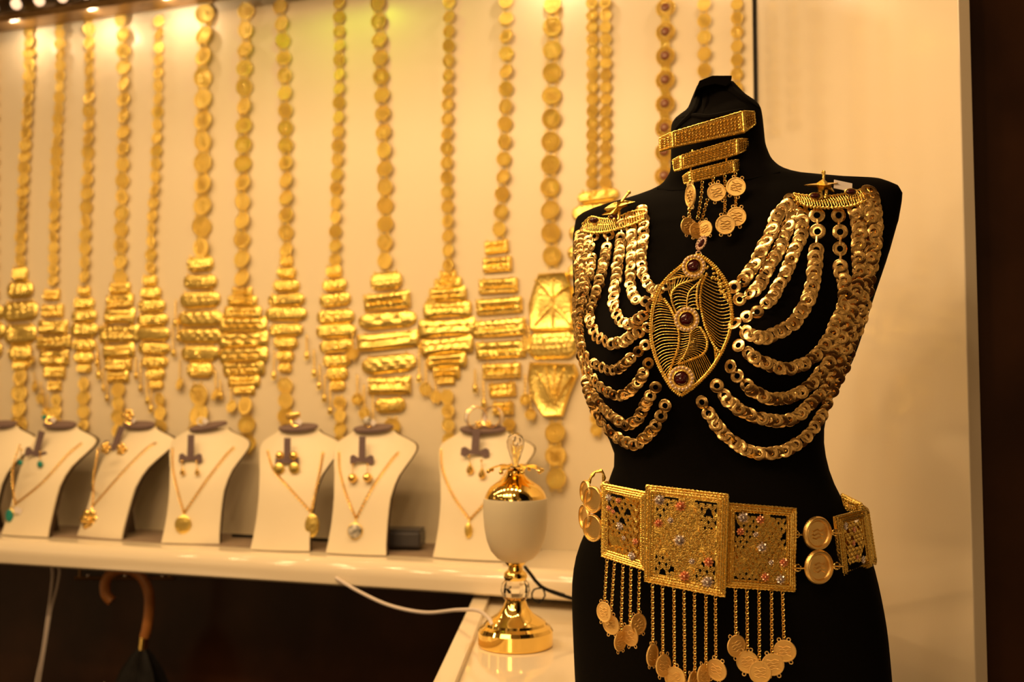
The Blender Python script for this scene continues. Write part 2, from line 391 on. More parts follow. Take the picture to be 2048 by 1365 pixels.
def belt(label, path, cd, plates, style, below, dang=(), tagat=None, stones=False, pitchf=1.17, cdb=None, double=0):
    """path: px/py polyline of coins above the pendant; plates: (cx, cy, w, h); below: polyline of coins under it"""
    e = empty('coin_belt', Pw(path[0][0], path[0][1], .01), label, 'necklace', 'gold coin belts hanging on the cream wall')
    def coins(pl, dpx):
        pts = catmull([V((x, y, 0)) for x, y in pl], 4); fo = .35+.65*fore(pl[0][0]); pts = resample(pts, dpx/fo*pitchf)
        for k, p in enumerate(pts):
            for dx in ((-double/2, double/2) if double else (0,)):
                q = Pw(p.x+dx, p.y, .010); r = dpx/2*q.y/F/fo/fo
                if stones:
                    c = link('coin', SL, e, mat4=wall_m(q, r, 5)); s = link('stone', ST, c, mat4=c.matrix_basis.copy()); s['label'] = 'brown stone in coin centre'
                else: link('coin', CM[(k+int(dpx)) % 3], e, mat4=wall_m(q, r, 14))
    coins(path, cd)
    for k, (cx, cy, w_, h_) in enumerate(plates):
        q = Pw(cx, cy, .006); s = q.y/F
        st = style if isinstance(style, str) else style[k % len(style)]
        m = link('plate', plate_mesh(w_*s/fore(cx), h_*s, st, int(cx*7+cy)), e, mat4=Matrix.Translation(q) @ R(PHI+random.uniform(-3, 3), 'Z') @ R(random.uniform(-5, 5), 'X') @ R(random.uniform(-2, 2)+(-3 if cx > 600 else 0), 'Y'))
    if below: coins(below, cdb or cd)
    for x, y0, y1, kind in dang:
        a = Pw(x, y0, .011); c = Pw(x+random.uniform(-2, 2), y1, .012)
        b = MB(); b.chain([a, c], .0042, .3, 8); dn = obj('tassel_chain', b, GOLDW, e)
        r = (9 if kind == 'c' else 1)
        if kind == 'c': link('tassel_coin', CM[1], e, mat4=wall_m(c+V((0, 0, -.010)), .012*(1+.2*random.random()), 25))
        else: link('tassel_drop', TABM, e, mat4=Matrix.Translation(c+V((0, 0, -.008))) @ R(PHI+random.uniform(-30, 30), 'Z'))
    if tagat:
        q = Pw(tagat[0], tagat[1], .024); b = MB().box(.020, .0008, .013, Matrix.Translation(q) @ R(PHI, 'Z') @ R(8, 'Y')); obj('price_tag', b, WTAG, e)
    return e
def rows_(cx, items, cx2=None):
    n = len(items); cx2 = cx if cx2 is None else cx2
    return [(cx+(cx2-cx)*i/(n-1), y, w_, h_) for i, (y, w_, h_) in enumerate(items)]
G = 'gold coin belt '
belt(G+'partly cut off by the left picture edge', [(-14, 60), (-16, 560)], 22, rows_(-22, [(590, 40, 30), (625, 56, 32), (662, 60, 34), (700, 50, 34), (735, 34, 30)]), 'puff', [(-20, 770), (-20, 850)])
belt(G+'with long vase-shaped pendant and pink tag, second from left', [(57, 60), (58, 150), (50, 300), (43, 430), (40, 520)], 21,
     rows_(40, [(548, 30, 30), (580, 52, 34), (622, 68, 40), (668, 62, 40), (706, 44, 34), (732, 30, 20)]), 'puff', [(40, 755), (38, 800), (37, 880)], tagat=(35, 860), cdb=27, pitchf=.95,
     dang=[(62, 690, 716, 'c')])
belt(G+'with six wide flat bars and loose coins hanging at its left', [(119, 45), (120, 150), (113, 300), (108, 440), (106, 560)], 19,
     rows_(104, [(590, 30, 22), (622, 42, 26), (655, 58, 28), (685, 70, 26), (716, 58, 30), (745, 42, 24), (772, 24, 20)], 110), 'bar', [(112, 800), (112, 868)], [(68, 745, 765, 'c'), (82, 765, 790, 'c'), (95, 790, 818, 'c'), (86, 780, 818, 't')], pitchf=.98)
belt(G+'with narrowest pendant, between the flat and the pierced bars', [(178, 30), (178, 180), (175, 330), (171, 450), (168, 552)], 21,
     rows_(168, [(582, 25, 20), (607, 40, 24), (632, 50, 26), (660, 56, 28), (690, 46, 24), (715, 38, 22), (737, 28, 18)]), 'puff', [(167, 768), (166, 880)], [(195, 690, 720, 't'), (196, 700, 745, 't')])
belt(G+'with pierced bars flaring at their ends and knotted top', [(222, 12), (243, 45), (247, 160), (245, 330), (242, 450), (240, 556)], 24,
     rows_(240, [(577, 40, 20), (602, 54, 26), (632, 62, 28), (668, 78, 34), (702, 62, 26), (730, 52, 24), (754, 42, 20)], 236), ['flare', 'bar'], [(236, 780), (236, 862)], [(195, 712, 742, 't'), (206, 738, 770, 't'), (215, 745, 790, 't')])
belt(G+'with slim beehive pendant and drops, right of the pierced bars', [(318, 42), (316, 180), (311, 340), (303, 450), (301, 535)], 20,
     rows_(300, [(561, 28, 22), (586, 42, 24), (612, 54, 26), (640, 62, 26), (668, 66, 28), (697, 62, 24), (724, 50, 24), (748, 38, 22), (770, 28, 18)], 312), 'puff', [(319, 800), (320, 832), (321, 880)], [(272, 715, 745, 't'), (282, 725, 770, 't'), (293, 745, 795, 't'), (303, 770, 812, 't')], cdb=22)
belt(G+'of large coins ending in a broad crumpled pendant, above the third bust', [(410, 28), (406, 120), (405, 300), (404, 420), (402, 496)], 34,
     rows_(400, [(528, 52, 32), (564, 66, 30), (600, 78, 34), (637, 92, 32), (672, 92, 30), (707, 74, 32), (740, 52, 32)]), 'puff', [(397, 790), (397, 834), (392, 870)], [(352, 600, 640, 't'), (356, 640, 670, 't'), (360, 720, 760, 'c'), (345, 650, 700, 't')], cdb=36, pitchf=1.1)
belt(G+'with wide ragged hive of thin bars, between third and fourth bust', [(492, 22), (489, 130), (486, 300), (484, 430), (483, 556)], 30,
     rows_(484, [(585, 40, 18), (604, 58, 20), (626, 76, 22), (650, 94, 26), (680, 100, 28), (710, 98, 26), (738, 84, 24), (763, 62, 20), (781, 42, 16)], 488), 'flare', [(490, 812), (493, 848), (494, 888)], [(430, 740, 780, 'c'), (440, 760, 785, 't'), (462, 775, 805, 'c')], cdb=30)
belt(G+'hanging over the fourth bust with seven slim rounded bars', [(560, 12), (568, 130), (571, 330), (572, 500)], 27,
     rows_(573, [(522, 26, 22), (546, 38, 22), (572, 52, 24), (600, 74, 26), (628, 82, 28), (660, 68, 26), (686, 48, 24), (712, 34, 22), (736, 26, 20)], 570), 'puff', [(570, 772), (571, 808), (570, 862)], [(613, 670, 705, 't'), (548, 700, 745, 't')], cdb=28)
belt(G+'with beaded rounded bars, next left of the widest pendant', [(678, 5), (678, 160), (675, 300), (671, 420), (670, 520)], 23,
     rows_(668, [(543, 32, 24), (570, 48, 24), (600, 62, 28), (634, 74, 30), (662, 80, 28), (692, 66, 26), (722, 54, 26), (748, 42, 26), (772, 30, 20)], 675), 'puff', [(679, 806), (680, 842), (680, 884)], [(628, 700, 740, 't'), (640, 730, 765, 't'), (650, 750, 790, 't'), (660, 775, 815, 't')], cdb=24)
belt(G+'with the widest pendant of seven heavy rounded bars', [(755, 5), (760, 120), (766, 260), (770, 400), (769, 522)], 30,
     rows_(772, [(562, 64, 36), (602, 94, 34), (640, 114, 34), (682, 122, 34), (728, 108, 36), (771, 86, 36), (811, 60, 30)], 780), ['puff', 'bar'], [(783, 855), (786, 892)], [(705, 660, 700, 'c'), (714, 750, 790, 'c'), (728, 770, 818, 'c'), (745, 790, 850, 'c')], cdb=32)
belt(G+'with ribbed bars and a coin at its left, above the lamp', [(898, 4), (896, 160), (893, 320), (895, 430), (896, 530)], 24,
     rows_(896, [(552, 34, 18), (568, 56, 20), (590, 76, 26), (620, 96, 28), (656, 116, 32), (692, 106, 30), (722, 80, 26), (746, 54, 22), (762, 34, 14)], 892), 'flare', [(894, 794), (896, 826), (897, 880)], [(860, 590, 600, 'c'), (852, 720, 770, 'c'), (870, 740, 785, 'c'), (838, 690, 750, 't')], cdb=26)
belt(G+'ending in a tall tower of slanted oblong bars, behind the bangles', [(1012, 2), (1012, 140), (1008, 300), (1003, 400), (998, 458)], 28,
     rows_(993, [(494, 48, 26), (529, 58, 30), (572, 78, 30), (612, 92, 32), (656, 104, 34), (700, 98, 34), (742, 76, 30), (780, 54, 28), (817, 42, 26)], 1006), 'bar', [(1018, 850), (1020, 880)], [(950, 740, 770, 't'), (966, 760, 800, 't'), (1048, 670, 680, 'c')], cdb=24)
b13 = belt(G+'with three big embossed shields, closest to the black torso', [(1105, 8), (1104, 140), (1101, 300), (1100, 420), (1104, 512)], 38,
     [(1104, 690, 100, 56)], 'puff', [(1110, 866), (1111, 905), (1112, 958)], [(1050, 750, 790, 'c'), (1060, 770, 820, 'c'), (1056, 650, 690, 't')], cdb=41)
def shield(poly, parent, ribs):
    q = [Pw(x, y, .006) for x, y in poly]; c = sum(q, V())/len(q); n_ = V((-WN[0], -WN[1], 0))
    b = MB(); rows = []
    for f, o in ((1, 0), (1, .006), (.93, .011), (.86, .008), (.5, .010), (.05, .013)):
        rows.append([c+(p-c)*f+n_*o for p in q])
    b.grid(rows, close_u=True)
    for x0, y0, x1, y1 in ribs: b.tube([Pw(x0, y0, .016), Pw((x0+x1)/2, (y0+y1)/2-3, .019), Pw(x1, y1, .016)], .003, 6)
    obj('shield_plate', b, GOLDW, parent, angle=50)
shield([(1078, 548), (1135, 545), (1146, 580), (1148, 620), (1150, 660), (1062, 662), (1058, 610), (1068, 575)], b13, [(1105, 600, 1070, 560), (1105, 600, 1140, 570), (1105, 610, 1070, 650), (1105, 610, 1140, 650), (1105, 560, 1105, 650)])
shield([(1060, 725), (1150, 728), (1158, 748), (1140, 790), (1126, 834), (1088, 835), (1066, 800), (1056, 760)], b13, [(1108, 810, 1072, 745), (1108, 810, 1090, 738), (1108, 810, 1108, 736), (1108, 810, 1126, 740), (1108, 810, 1144, 752)])
belt('double column coin belt disappearing behind the left shoulder of the black torso', [(1197, 6), (1198, 150), (1197, 366)], 24,
     rows_(1196, [(392, 82, 26), (424, 104, 34), (462, 116, 36), (500, 124, 36), (540, 120, 36), (580, 110, 36), (620, 96, 34), (660, 80, 32)]), 'puff', [(1202, 700), (1203, 800), (1206, 860)], double=27, pitchf=1.0)
belt('coin belt of brown stone medallions hanging left of the torso neck', [(1331, 16), (1330, 200), (1328, 400)], 40, [], 'puff', None, stones=True, pitchf=1.18)
belt('plain coin belt hanging directly above the torso neck', [(1408, 8), (1409, 240)], 29, [], 'puff', None, pitchf=1.12)
belt('plain coin belt hanging just left of the dark wall corner', [(1474, 8), (1473, 260)], 26, [], 'puff', None, pitchf=1.12)

# ---------------------------------------------------------------- necklace busts on the shelf
HB = .245
WT = [(0, .065), (.1, .062), (.3, .060), (.48, .062), (.62, .070), (.72, .081), (.78, .0885), (.83, .0925), (.865, .092), (.895, .086), (.92, .076), (.945, .064), (.965, .054), (.985, .047), (1, .044)]
def interp(tab, x):
    if x <= tab[0][0]: return tab[0][1]
    for (a, p), (c, q) in zip(tab, tab[1:]):
        if x <= c: return p+(q-p)*(x-a)/(c-a)
    return tab[-1][1]
def bust(label, px, py, alpha, lean, cap_roll=0, ws=1.0):
    base = Pz(px, py, ZS+.0022)
    M = Matrix.Translation(base) @ R(-alpha, 'Z')
    e = empty('necklace_bust', base, label, 'display bust', 'ivory necklace busts on the shelf')
    ts = [0, .02, .08, .16, .25, .35, .45, .55, .63, .7, .76, .81, .84, .87, .89, .905, .92, .935, .95, .965, .98, 1]
    def surf(t, u, back=0):
        w_ = interp(WT, t)*ws; x = u*w_
        y = lean*t**1.15 + 3.2*x*x*(.4+t) - .012*math.exp(-((t-.55)/.25)**2) + back
        z = HB*t - (.012*abs(u)**6*(t < .8))*0
        return (x, y, z)
    us = [-1+2*i/24 for i in range(25)]
    fr = MB(); rows = [[surf(t, u) for u in us] for t in ts]; fr.grid(rows)
    mid = [[surf(t, u, .004) for u in us] for t in ts]
    for a_, b_ in ((rows[0], mid[0]), (rows[-1], mid[-1]), ([r[0] for r in rows], [r[0] for r in mid]), ([r[-1] for r in rows], [r[-1] for r in mid])): fr.grid([a_, b_])
    fr.v = [M @ p for p in fr.v]
    bv = BVHTree.FromPolygons([tuple(p) for p in fr.v], fr.f)
    obj('front_panel', fr, LEATHER, e, angle=60)
    bk = MB(); m1 = [[surf(t, u*.995, .0042) for u in us] for t in ts]; m2 = [[surf(t, u*.995, .015) for u in us] for t in ts]
    bk.grid(m1); bk.grid(m2)
    for a_, b_ in ((m1[0], m2[0]), (m1[-1], m2[-1]), ([r[0] for r in m1], [r[0] for r in m2]), ([r[-1] for r in m1], [r[-1] for r in m2])): bk.grid([a_, b_])
    bk.v = [M @ p for p in bk.v]; obj('back_panel', bk, DARKB, e, angle=60)
    st = MB(); st.prism([(0.012, 0.0), (.085+lean*.2, 0), (lean*.62+.012, HB*.62), (lean*.5+.012, HB*.5)], -.006, .006, M @ Matrix(((0, 0, 1, 0), (1, 0, 0, 0), (0, 1, 0, 0), (0, 0, 0, 1))))
    obj('back_support', st, DARKB, e, smooth=False)
    top = M @ V((0, lean+.006, HB+.004))
    cp = MB(); cp.lathe([(0, -.002), (.98, -.002), (1.0, 0), (.98, .003), (0, .0035)], 32, Matrix.Translation(top) @ R(-alpha, 'Z') @ R(cap_roll, 'Y') @ R(17, 'X') @ S(.045*ws, .023, 1))
    obj('cap', cp, DARKP, e)
    return e, bv, M, lean
def on(bv, px, py, off=.002, Y=2.1):
    d = ray(px, py); h = bv.ray_cast(CAM, d)
    if h[0] is None:
        h2 = bv.find_nearest(P(px, py, Y)); return P(px, py, h2[0].y)-d.normalized()*off
    return h[0]-d.normalized()*off
def holder(bi, cx, cy, w_=48, h_=26, roll=0):
    e, bv, M, lean = bi; q = on(bv, cx, cy+6, .010); s = q.y/F; Mx = Matrix.Translation(q) @ R(-10, 'Z') @ R(roll, 'Y') @ R(90, 'X')
    W = w_*s/2*1.05; H = h_*s/2
    poly = [(-W, H*.7), (-W*.75, H), (-W*.35, H*.45), (-W*.28, H*.5), (-W*.26, H*4.3), (W*.30, H*4.3), (W*.28, H*.5), (W*.35, H*.45), (W*.75, H), (W, H*.7), (W*1.02, -H*.6), (W*.7, -H*.9), (W*.45, -H*.35), (-W*.45, -H*.35), (-W*.7, -H*.9), (-W*1.02, -H*.6)]
    b = MB(); b.prism(poly, -.001, .0015, Mx); obj('earring_holder', b, DARKP, e, smooth=False, bevel=.0005)
BD = 'ivory necklace bust '
specs = [(BD+'cut off at the left end of the shelf', -66, 1066, 18, .085, 0, 1), (BD+'carrying the turquoise pendant necklace', 44, 1073, 20, .098, 2, 1.04), (BD+'carrying the gold flower pendant necklace', 193, 1076, 27, .108, 2, 1.08),
         (BD+'with tilted cap carrying the round disc pendant necklace', 378, 1088, 6, .085, -9, 1), (BD+'carrying the necklace hanging askew to its right', 557, 1102, 12, .085, -2, 1),
         (BD+'carrying the black and white ball pendant necklace', 709, 1110, 15, .085, -3, 1), (BD+'standing behind the gold and glass lamp', 932, 1120, 19, .085, 0, 1.12)]
BU = [bust(*s) for s in specs]
for k, (cx, cy, r_) in {1: (72, 903, 14), 2: (228, 892, 20), 3: (381, 912, 0), 4: (574, 918, 0), 5: (724, 915, 0), 6: (950, 900, 3)}.items(): holder(BU[k], cx, cy, 46 if k < 6 else 54, 22, r_)

def necklace(label, bi, left, right, pend, cat='necklace'):
    bv = bi[1]; pts = left + right[1:]
    q = [on(bv, x, y, .0025) for x, y in [(p.x, p.y) for p in catmull([V((x, y, 0)) for x, y in left], 10)[:-1]+catmull([V((x, y, 0)) for x, y in right], 10)]]
    e = empty('pendant_necklace', q[len(q)//2], label, cat, 'pendant necklaces on the busts')
    b = MB(); b.chain(q, .0042, .34, 8); obj('chain', b, GOLD, e)
    pend(e, on(bv, left[-1][0], left[-1][1], .004), bv)
    return e
def px2(px, py, bv, off=.006): return on(bv, px, py, off)
def pend_oval(cx, cy, rx, ry, m, bezel=True, lab=None, tagp=None):
    def f(e, top, bv):
        c = px2(cx, cy, bv); s = c.y/F
        b = MB(); b.tube([top, c+V((0, 0, ry*s))], .0012, 5); b.ball((0, 0, 0), (rx*s*1.12, .003, ry*s*1.1), 14, 8, Matrix.Translation(c)); pe = obj('pendant', b, GOLDW, e)
        if m is not GOLD:
            b = MB(); b.ball((0, -.003, 0), (rx*s, .004, ry*s), 14, 8, Matrix.Translation(c)); obj('pendant_stone', b, m, pe, label=lab)
        if tagp:
            q = px2(tagp[0], tagp[1], bv, .009); b = MB().box(.018, .0008, .013, Matrix.Translation(q) @ R(20, 'Y')); obj('price_tag', b, WTAG, e, label='small white price tag')
    return f
def flower(b, c, r, n=6, m=None):
    for k in range(n): b.ball((r*.6*cos(k*2*pi/n), 0, r*.6*sin(k*2*pi/n)), (r*.42, r*.2, r*.42), 8, 6, Matrix.Translation(c) @ R(-15, 'Z'))
    b.ball((0, -r*.15, 0), (r*.32, r*.25, r*.32), 8, 6, Matrix.Translation(c))
def pend_flower(cx, cy, r):
    def f(e, top, bv):
        c = px2(cx, cy, bv, .007); s = c.y/F; b = MB(); b.tube([top, c], .0012, 5); flower(b, c, r*s); obj('pendant', b, GOLD, e)
    return f
necklace('fine gold necklace with oval turquoise pendant and white tag', BU[1], [(40, 890), (26, 935), (27, 985), (30, 1010)], [(30, 1010), (85, 965), (135, 910), (163, 887)], pend_oval(20, 1032, 8, 13, TEAL, lab='oval turquoise stone', tagp=(36, 1022)))
necklace('gold necklace with knobbly flower pendant on the second full bust', BU[2], [(197, 897), (188, 950), (186, 1000), (184, 1015)], [(184, 1015), (250, 940), (295, 896), (313, 886)], pend_flower(178, 1040, 21))
necklace('fine gold necklace with round disc pendant on the bust with tilted cap', BU[3], [(345, 897), (346, 940), (357, 990), (368, 1027)], [(368, 1027), (410, 965), (455, 907), (468, 895)], pend_oval(366, 1050, 15, 17, GOLD))
necklace('gold necklace hanging askew with an oblong pendant at the bust edge', BU[4], [(535, 902), (547, 940), (580, 978), (622, 1025)], [(622, 1025), (633, 975), (642, 930), (646, 905)], pend_oval(624, 1052, 13, 21, GOLD))
necklace('gold necklace with round black and white ball pendant', BU[5], [(678, 905), (680, 945), (694, 995), (712, 1038)], [(712, 1038), (745, 975), (785, 918), (797, 905)], pend_oval(710, 1063, 14, 15, ENAMEL, lab='pale and black enamel ball'))
necklace('gold necklace with a slim drop pendant beside the lamp glass', BU[6], [(882, 900), (885, 940), (905, 990), (939, 1040)], [(939, 1040), (975, 1000), (1010, 950), (1035, 912)], pend_oval(937, 1062, 7, 14, GOLD))

def earring(label, bi, hook, c, kind, r, grp):
    bv = bi[1]; a = on(bv, hook[0], hook[1], .014); q = on(bv, c[0], c[1], .011); s = q.y/F
    e = empty('earring', q, label, 'earring', grp)
    b = MB(); b.ball((0, 0, 0), .0028, 8, 6, Matrix.Translation(a)); b.tube([a, (a+q)/2+V((0, -.001, 0)), q], .0009, 5); obj('hook', b, GOLD, e)
    b = MB()
    if kind == 'flower': flower(b, q, r*s, 5); obj('flower_head', b, GOLD, e)
    elif kind == 'disc': b.ball((0, 0, 0), (r*s, .003, r*s), 14, 8, Matrix.Translation(q)); obj('disc', b, GOLDW, e); b = MB().ball((0, 0, 0), r*s*.8, 12, 8, Matrix.Translation(a+V((0, -.002, 0)))); obj('stud_ball', b, GOLD, e)
    elif kind == 'teal': b.ball((0, 0, 0), (r*s, r*s*.6, r*s*1.15), 12, 8, Matrix.Translation(q)); obj('stone', b, TEAL, e, label='round turquoise stone')
    elif kind == 'ball': b.ball((0, 0, 0), r*s, 14, 9, Matrix.Translation(q)); obj('drop_ball', b, GOLD, e)
    else: b.lathe([(0, 1.1), (.3, .6), (.8, -.1), (.9, -.5), (.6, -.9), (0, -1.1)], 12, Matrix.Translation(q) @ S(r*s*.7, r*s*.45, r*s)); obj('drop', b, GOLD, e)
for k, hk, cc, kd, r, nm in [(1, (43, 900), (41, 926), 'teal', 5, 'gold earring with turquoise drop at'), (1, (80, 905), (80, 929), 'teal', 6, 'gold earring with turquoise drop at'),
        (2, (212, 890), (211, 897), 'flower', 13, 'gold flower earring at'), (2, (242, 888), (243, 900), 'flower', 13, 'gold flower earring at'),
        (3, (364, 923), (365, 943), 'drop', 8, 'small gold drop earring at'), (3, (393, 923), (394, 943), 'drop', 8, 'small gold drop earring at'),
        (4, (560, 912), (558, 938), 'disc', 11, 'gold disc earring with ball stud at'), (4, (588, 912), (588, 937), 'disc', 11, 'gold disc earring with ball stud at'),
        (5, (706, 930), (705, 957), 'ball', 9.5, 'shiny ball drop earring at'), (5, (735, 930), (735, 956), 'ball', 9.5, 'shiny ball drop earring at'),
        (6, (938, 912), (940, 937), 'drop', 12, 'long gold teardrop earring at'), (6, (963, 922), (964, 946), 'drop', 12, 'long gold teardrop earring at')]:
    sd = 'the left end' if cc[0] < {1: 60, 2: 228, 3: 380, 4: 573, 5: 720, 6: 950}[k] else 'the right end'
    earring(nm+' '+sd+' of its dark holder', BU[k], hk, cc, kd, r, {1: 'turquoise earrings', 2: 'flower earrings', 3: 'small drop earrings', 4: 'disc earrings', 5: 'ball earrings', 6: 'teardrop earrings'}[k])

def captop(k): e, bv, M, lean = BU[k]; return M @ V((0, lean+.006, HB+.006))
def ring_on(k, px, label, kind):
    c = captop(k); s = c.y/F; c = P(px, proj(c)[1], c.y); c.z = captop(k).z
    e = empty('finger_ring', c, label, 'ring')
    b = MB(); b.torus(.009, .0016, 20, 6, Matrix.Translation(c+V((0, 0, .009))) @ R(65, 'X') @ R(20, 'Y')); obj('band', b, WTAG if kind == 'tag' else GOLD, e)
    b = MB()
    h = c+V((-.006, -.004, .018))
    if kind == 'teal': b.ball((0, 0, 0), .006, 10, 7, Matrix.Translation(h+V((-.006, 0, -.002)))); obj('stone', b, TEAL, e)
    elif kind == 'flower': flower(b, h+V((.003, 0, .002)), .017, 6); obj('flower_head', b, GOLD, e)
    elif kind == 'bow': b.box(.03, .01, .012, Matrix.Translation(h+V((.003, 0, .006))) @ R(-10, 'Y')); obj('bow_head', b, GOLD, e, bevel=.003)
    elif kind == 'ball': b.ball((0, 0, 0), .009, 12, 8, Matrix.Translation(h+V((.004, 0, -.004)))); obj('enamel_ball', b, ENAMEL, e)
    q = c+V((.010, -.006, .010)); b = MB().box(.012, .0008, .011, Matrix.Translation(q) @ R(40, 'Y')); obj('price_tag', b, WTAG, e)
ring_on(1, 100, 'gold ring with small turquoise stone on the leftmost full bust cap', 'teal')
ring_on(2, 259, 'gold ring with big flower head on the second full bust cap', 'flower')
ring_on(3, 403, 'plain pale ring with tag on the tilted cap', 'tag')
ring_on(4, 590, 'gold ring with bow head on the fourth full bust cap', 'bow')
ring_on(5, 737, 'ring with pale enamel ball on the bust cap above the ball earrings', 'ball')
c = captop(6)
for k, (dx, rr, yaw) in enumerate(((-.014, .0205, 28), (.020, .0205, -30))):
    Mx = Matrix.Translation(c+V((dx, .0, rr+.002))) @ R(yaw, 'Z') @ R(90+8*(1-2*k), 'X')
    e = empty('bangle', c+V((dx, 0, 0)), ('left' if k == 0 else 'right')+' one of the two pale bangles standing on the bust cap behind the lamp', 'bangle', 'bangles on the bust cap')
    b = MB(); b.lathe([(rr, -.006), (rr+.0015, -.006), (rr+.002, 0), (rr+.0015, .006), (rr, .006), (rr-.0006, 0), (rr, -.006)], 36, Mx); obj('band', b, ENAMEL if 0 else WTAG, e)
    b = MB(); b.torus(rr+.0012, .0011, 36, 5, Mx @ T(0, 0, .0062)); b.torus(rr+.0012, .0011, 36, 5, Mx @ T(0, 0, -.0062)); obj('gold_edge', b, GOLD, e)
    b = MB(); flower(b, c+V((dx*.6+.0, -.012, .008)), .008, 5); obj('gold_motif', b, GOLD, e)

# power adapter and cable behind the busts
a_ = wallpt(s_of(846), .10, ZS+.002)
e = empty('power_adapter', a_, 'dark grey power adapter box on the shelf left of the lamp', 'adapter')
b = MB().box(.085, .055, .034, Matrix.Translation(a_+V((0, 0, .022))) @ R(PHI+10, 'Z')); obj('body', b, GREYB, e, smooth=False, bevel=.006)
b = MB().box(.080, .05, .004, Matrix.Translation(a_+V((0, 0, .041))) @ R(PHI+10, 'Z')); obj('lid', b, GREYB, e, smooth=False, bevel=.001)
q0 = a_+V((-.045, .01, .02)); b = MB(); b.tube(catmull([q0, q0+V((-.04, .01, .0)), wallpt(s_of(700), .07, ZS+.008), wallpt(s_of(500), .06, ZS+.006)], .01), .0032, 8); obj('cord', b, RUB, e)

# ---------------------------------------------------------------- gold and glass lamp on the counter
lb = Pz(1031, 1291, ZCT+.0005); LY = lb.y; ls = LY/F
e = empty('table_lamp', lb, 'gold table lamp with frosted glass cup and crystal finial on the counter', 'lamp')
def zpx(y): return (P(1031, y, LY)).z - lb.z
ML = Matrix.Translation(lb)
pr = lambda L: [(r*ls, zpx(y)+o) for r, y, o in [(q+(0,))[:3] for q in L]]
b = MB().lathe([(0, 0), (72*ls, 0), (74*ls, .003), (74*ls, zpx(1261)), (70*ls, zpx(1254)), (62*ls, zpx(1249)), (60*ls, zpx(1244)), (52*ls, zpx(1238)), (36*ls, zpx(1228)), (25*ls, zpx(1214)), (19*ls, zpx(1200)), (16*ls, zpx(1192)), (0, zpx(1191))], 48, ML); obj('base', b, LAMPG, e, angle=25)
b = MB(); b.lathe(pr([(0, 1208), (14, 1207), (24, 1197), (29, 1183), (27, 1168), (19, 1158), (0, 1157)]), 10, ML); obj('crystal_ball', b, CRYST, e, smooth=False)
b = MB(); b.lathe(pr([(0, 1160), (21, 1160), (24, 1153), (22, 1146), (15, 1140), (14, 1134), (20, 1127), (23, 1122), (0, 1121)]), 32, ML); obj('neck', b, LAMPG, e)
b = MB(); b.lathe(pr([(0, 1126), (20, 1125), (36, 1117), (49, 1102), (57, 1082), (62, 1056), (64, 1028), (64, 1004), (63, 997), (60, 997), (60, 1030), (50, 1085), (0, 1115)]), 48, ML); obj('glass_cup', b, FROST, e)
b = MB(); b.lathe(pr([(61, 1000), (61, 994), (58, 986), (50, 974), (37, 965), (26, 958), (19, 951), (17, 946), (17, 941), (9, 938), (0, 937)]), 48, ML); obj('lid', b, LAMPG, e)
b = MB()
for k in range(8):
    a = k*pi/4+.25; L_ = 55*ls
    for w0 in (0,):
        rows = []
        for i in range(9):
            t = i/8; wd = 14*ls*sin(pi*min(1, t*.86+.1)); rr = L_*t; zz = zpx(937)+(.006*sin(t*pi*.8)-.006*t*t)
            rows.append([(rr*cos(a)-wd*sin(a), rr*sin(a)+wd*cos(a), zz), (rr*cos(a), rr*sin(a), zz+.0018), (rr*cos(a)+wd*sin(a), rr*sin(a)-wd*cos(a), zz), (rr*cos(a), rr*sin(a), zz-.001)])
        b.grid(rows, close_u=True, M=ML)
    b.ball((L_*cos(a), L_*sin(a), zpx(937)-.004), .0035, 8, 6, ML)
obj('leaf_crown', b, LAMPG, e)
b = MB(); b.lathe(pr([(0, 940), (4, 936), (7, 925), (12, 910), (17, 895), (18, 884), (14, 873), (7, 867), (0, 865)]), 12, ML); obj('crystal_finial', b, CRYST, e)

# cables
b = MB(); q = [P(672, 1157, 1.97), P(720, 1185, 1.93), P(780, 1212, 1.88), P(850, 1226, 1.82), P(915, 1221, 1.72), P(955, 1222, 1.66), P(978, 1238, 1.58), P(985, 1252, 1.555)]
b.tube(catmull(q, .008), .0032, 8); tag(obj('cable', b, WCAB), 'white cord running from under the shelf to the lamp base', 'cord')
b = MB(); q = [P(1050, 1135, 1.70), P(1062, 1150, 1.72), P(1080, 1172, 1.72), P(1110, 1187, 1.72), P(1150, 1200, 1.72), P(1180, 1215, 1.72)]; b.tube(catmull(q, .008), .0030, 8)
q = [P(1085, 1176, 1.715), P(1090, 1192, 1.72), P(1078, 1206, 1.72), P(1064, 1196, 1.72), P(1068, 1180, 1.72), P(1090, 1178, 1.72), P(1130, 1190, 1.725)]; b.tube(catmull(q, .006), .0016, 6)
tag(obj('cable', b, RUB), 'black cord with a small loop between the lamp and the black torso', 'cord')
b = MB(); q = [P(102, 1122, 2.36), P(105, 1150, 2.36), P(100, 1200, 2.36), P(93, 1250, 2.35), P(84, 1310, 2.35), P(70, 1380, 2.35), P(60, 1480, 2.35)]; b.tube(catmull(q, .01), .0032, 8)
q = [P(112, 1122, 2.35), P(119, 1142, 2.35), P(113, 1180, 2.35), P(102, 1222, 2.35), P(91, 1290, 2.34), P(78, 1370, 2.34)]; b.tube(catmull(q, .01), .0026, 8)
tag(obj('cable', b, WCAB), 'pale doubled cord dangling below the shelf at the left', 'cord')

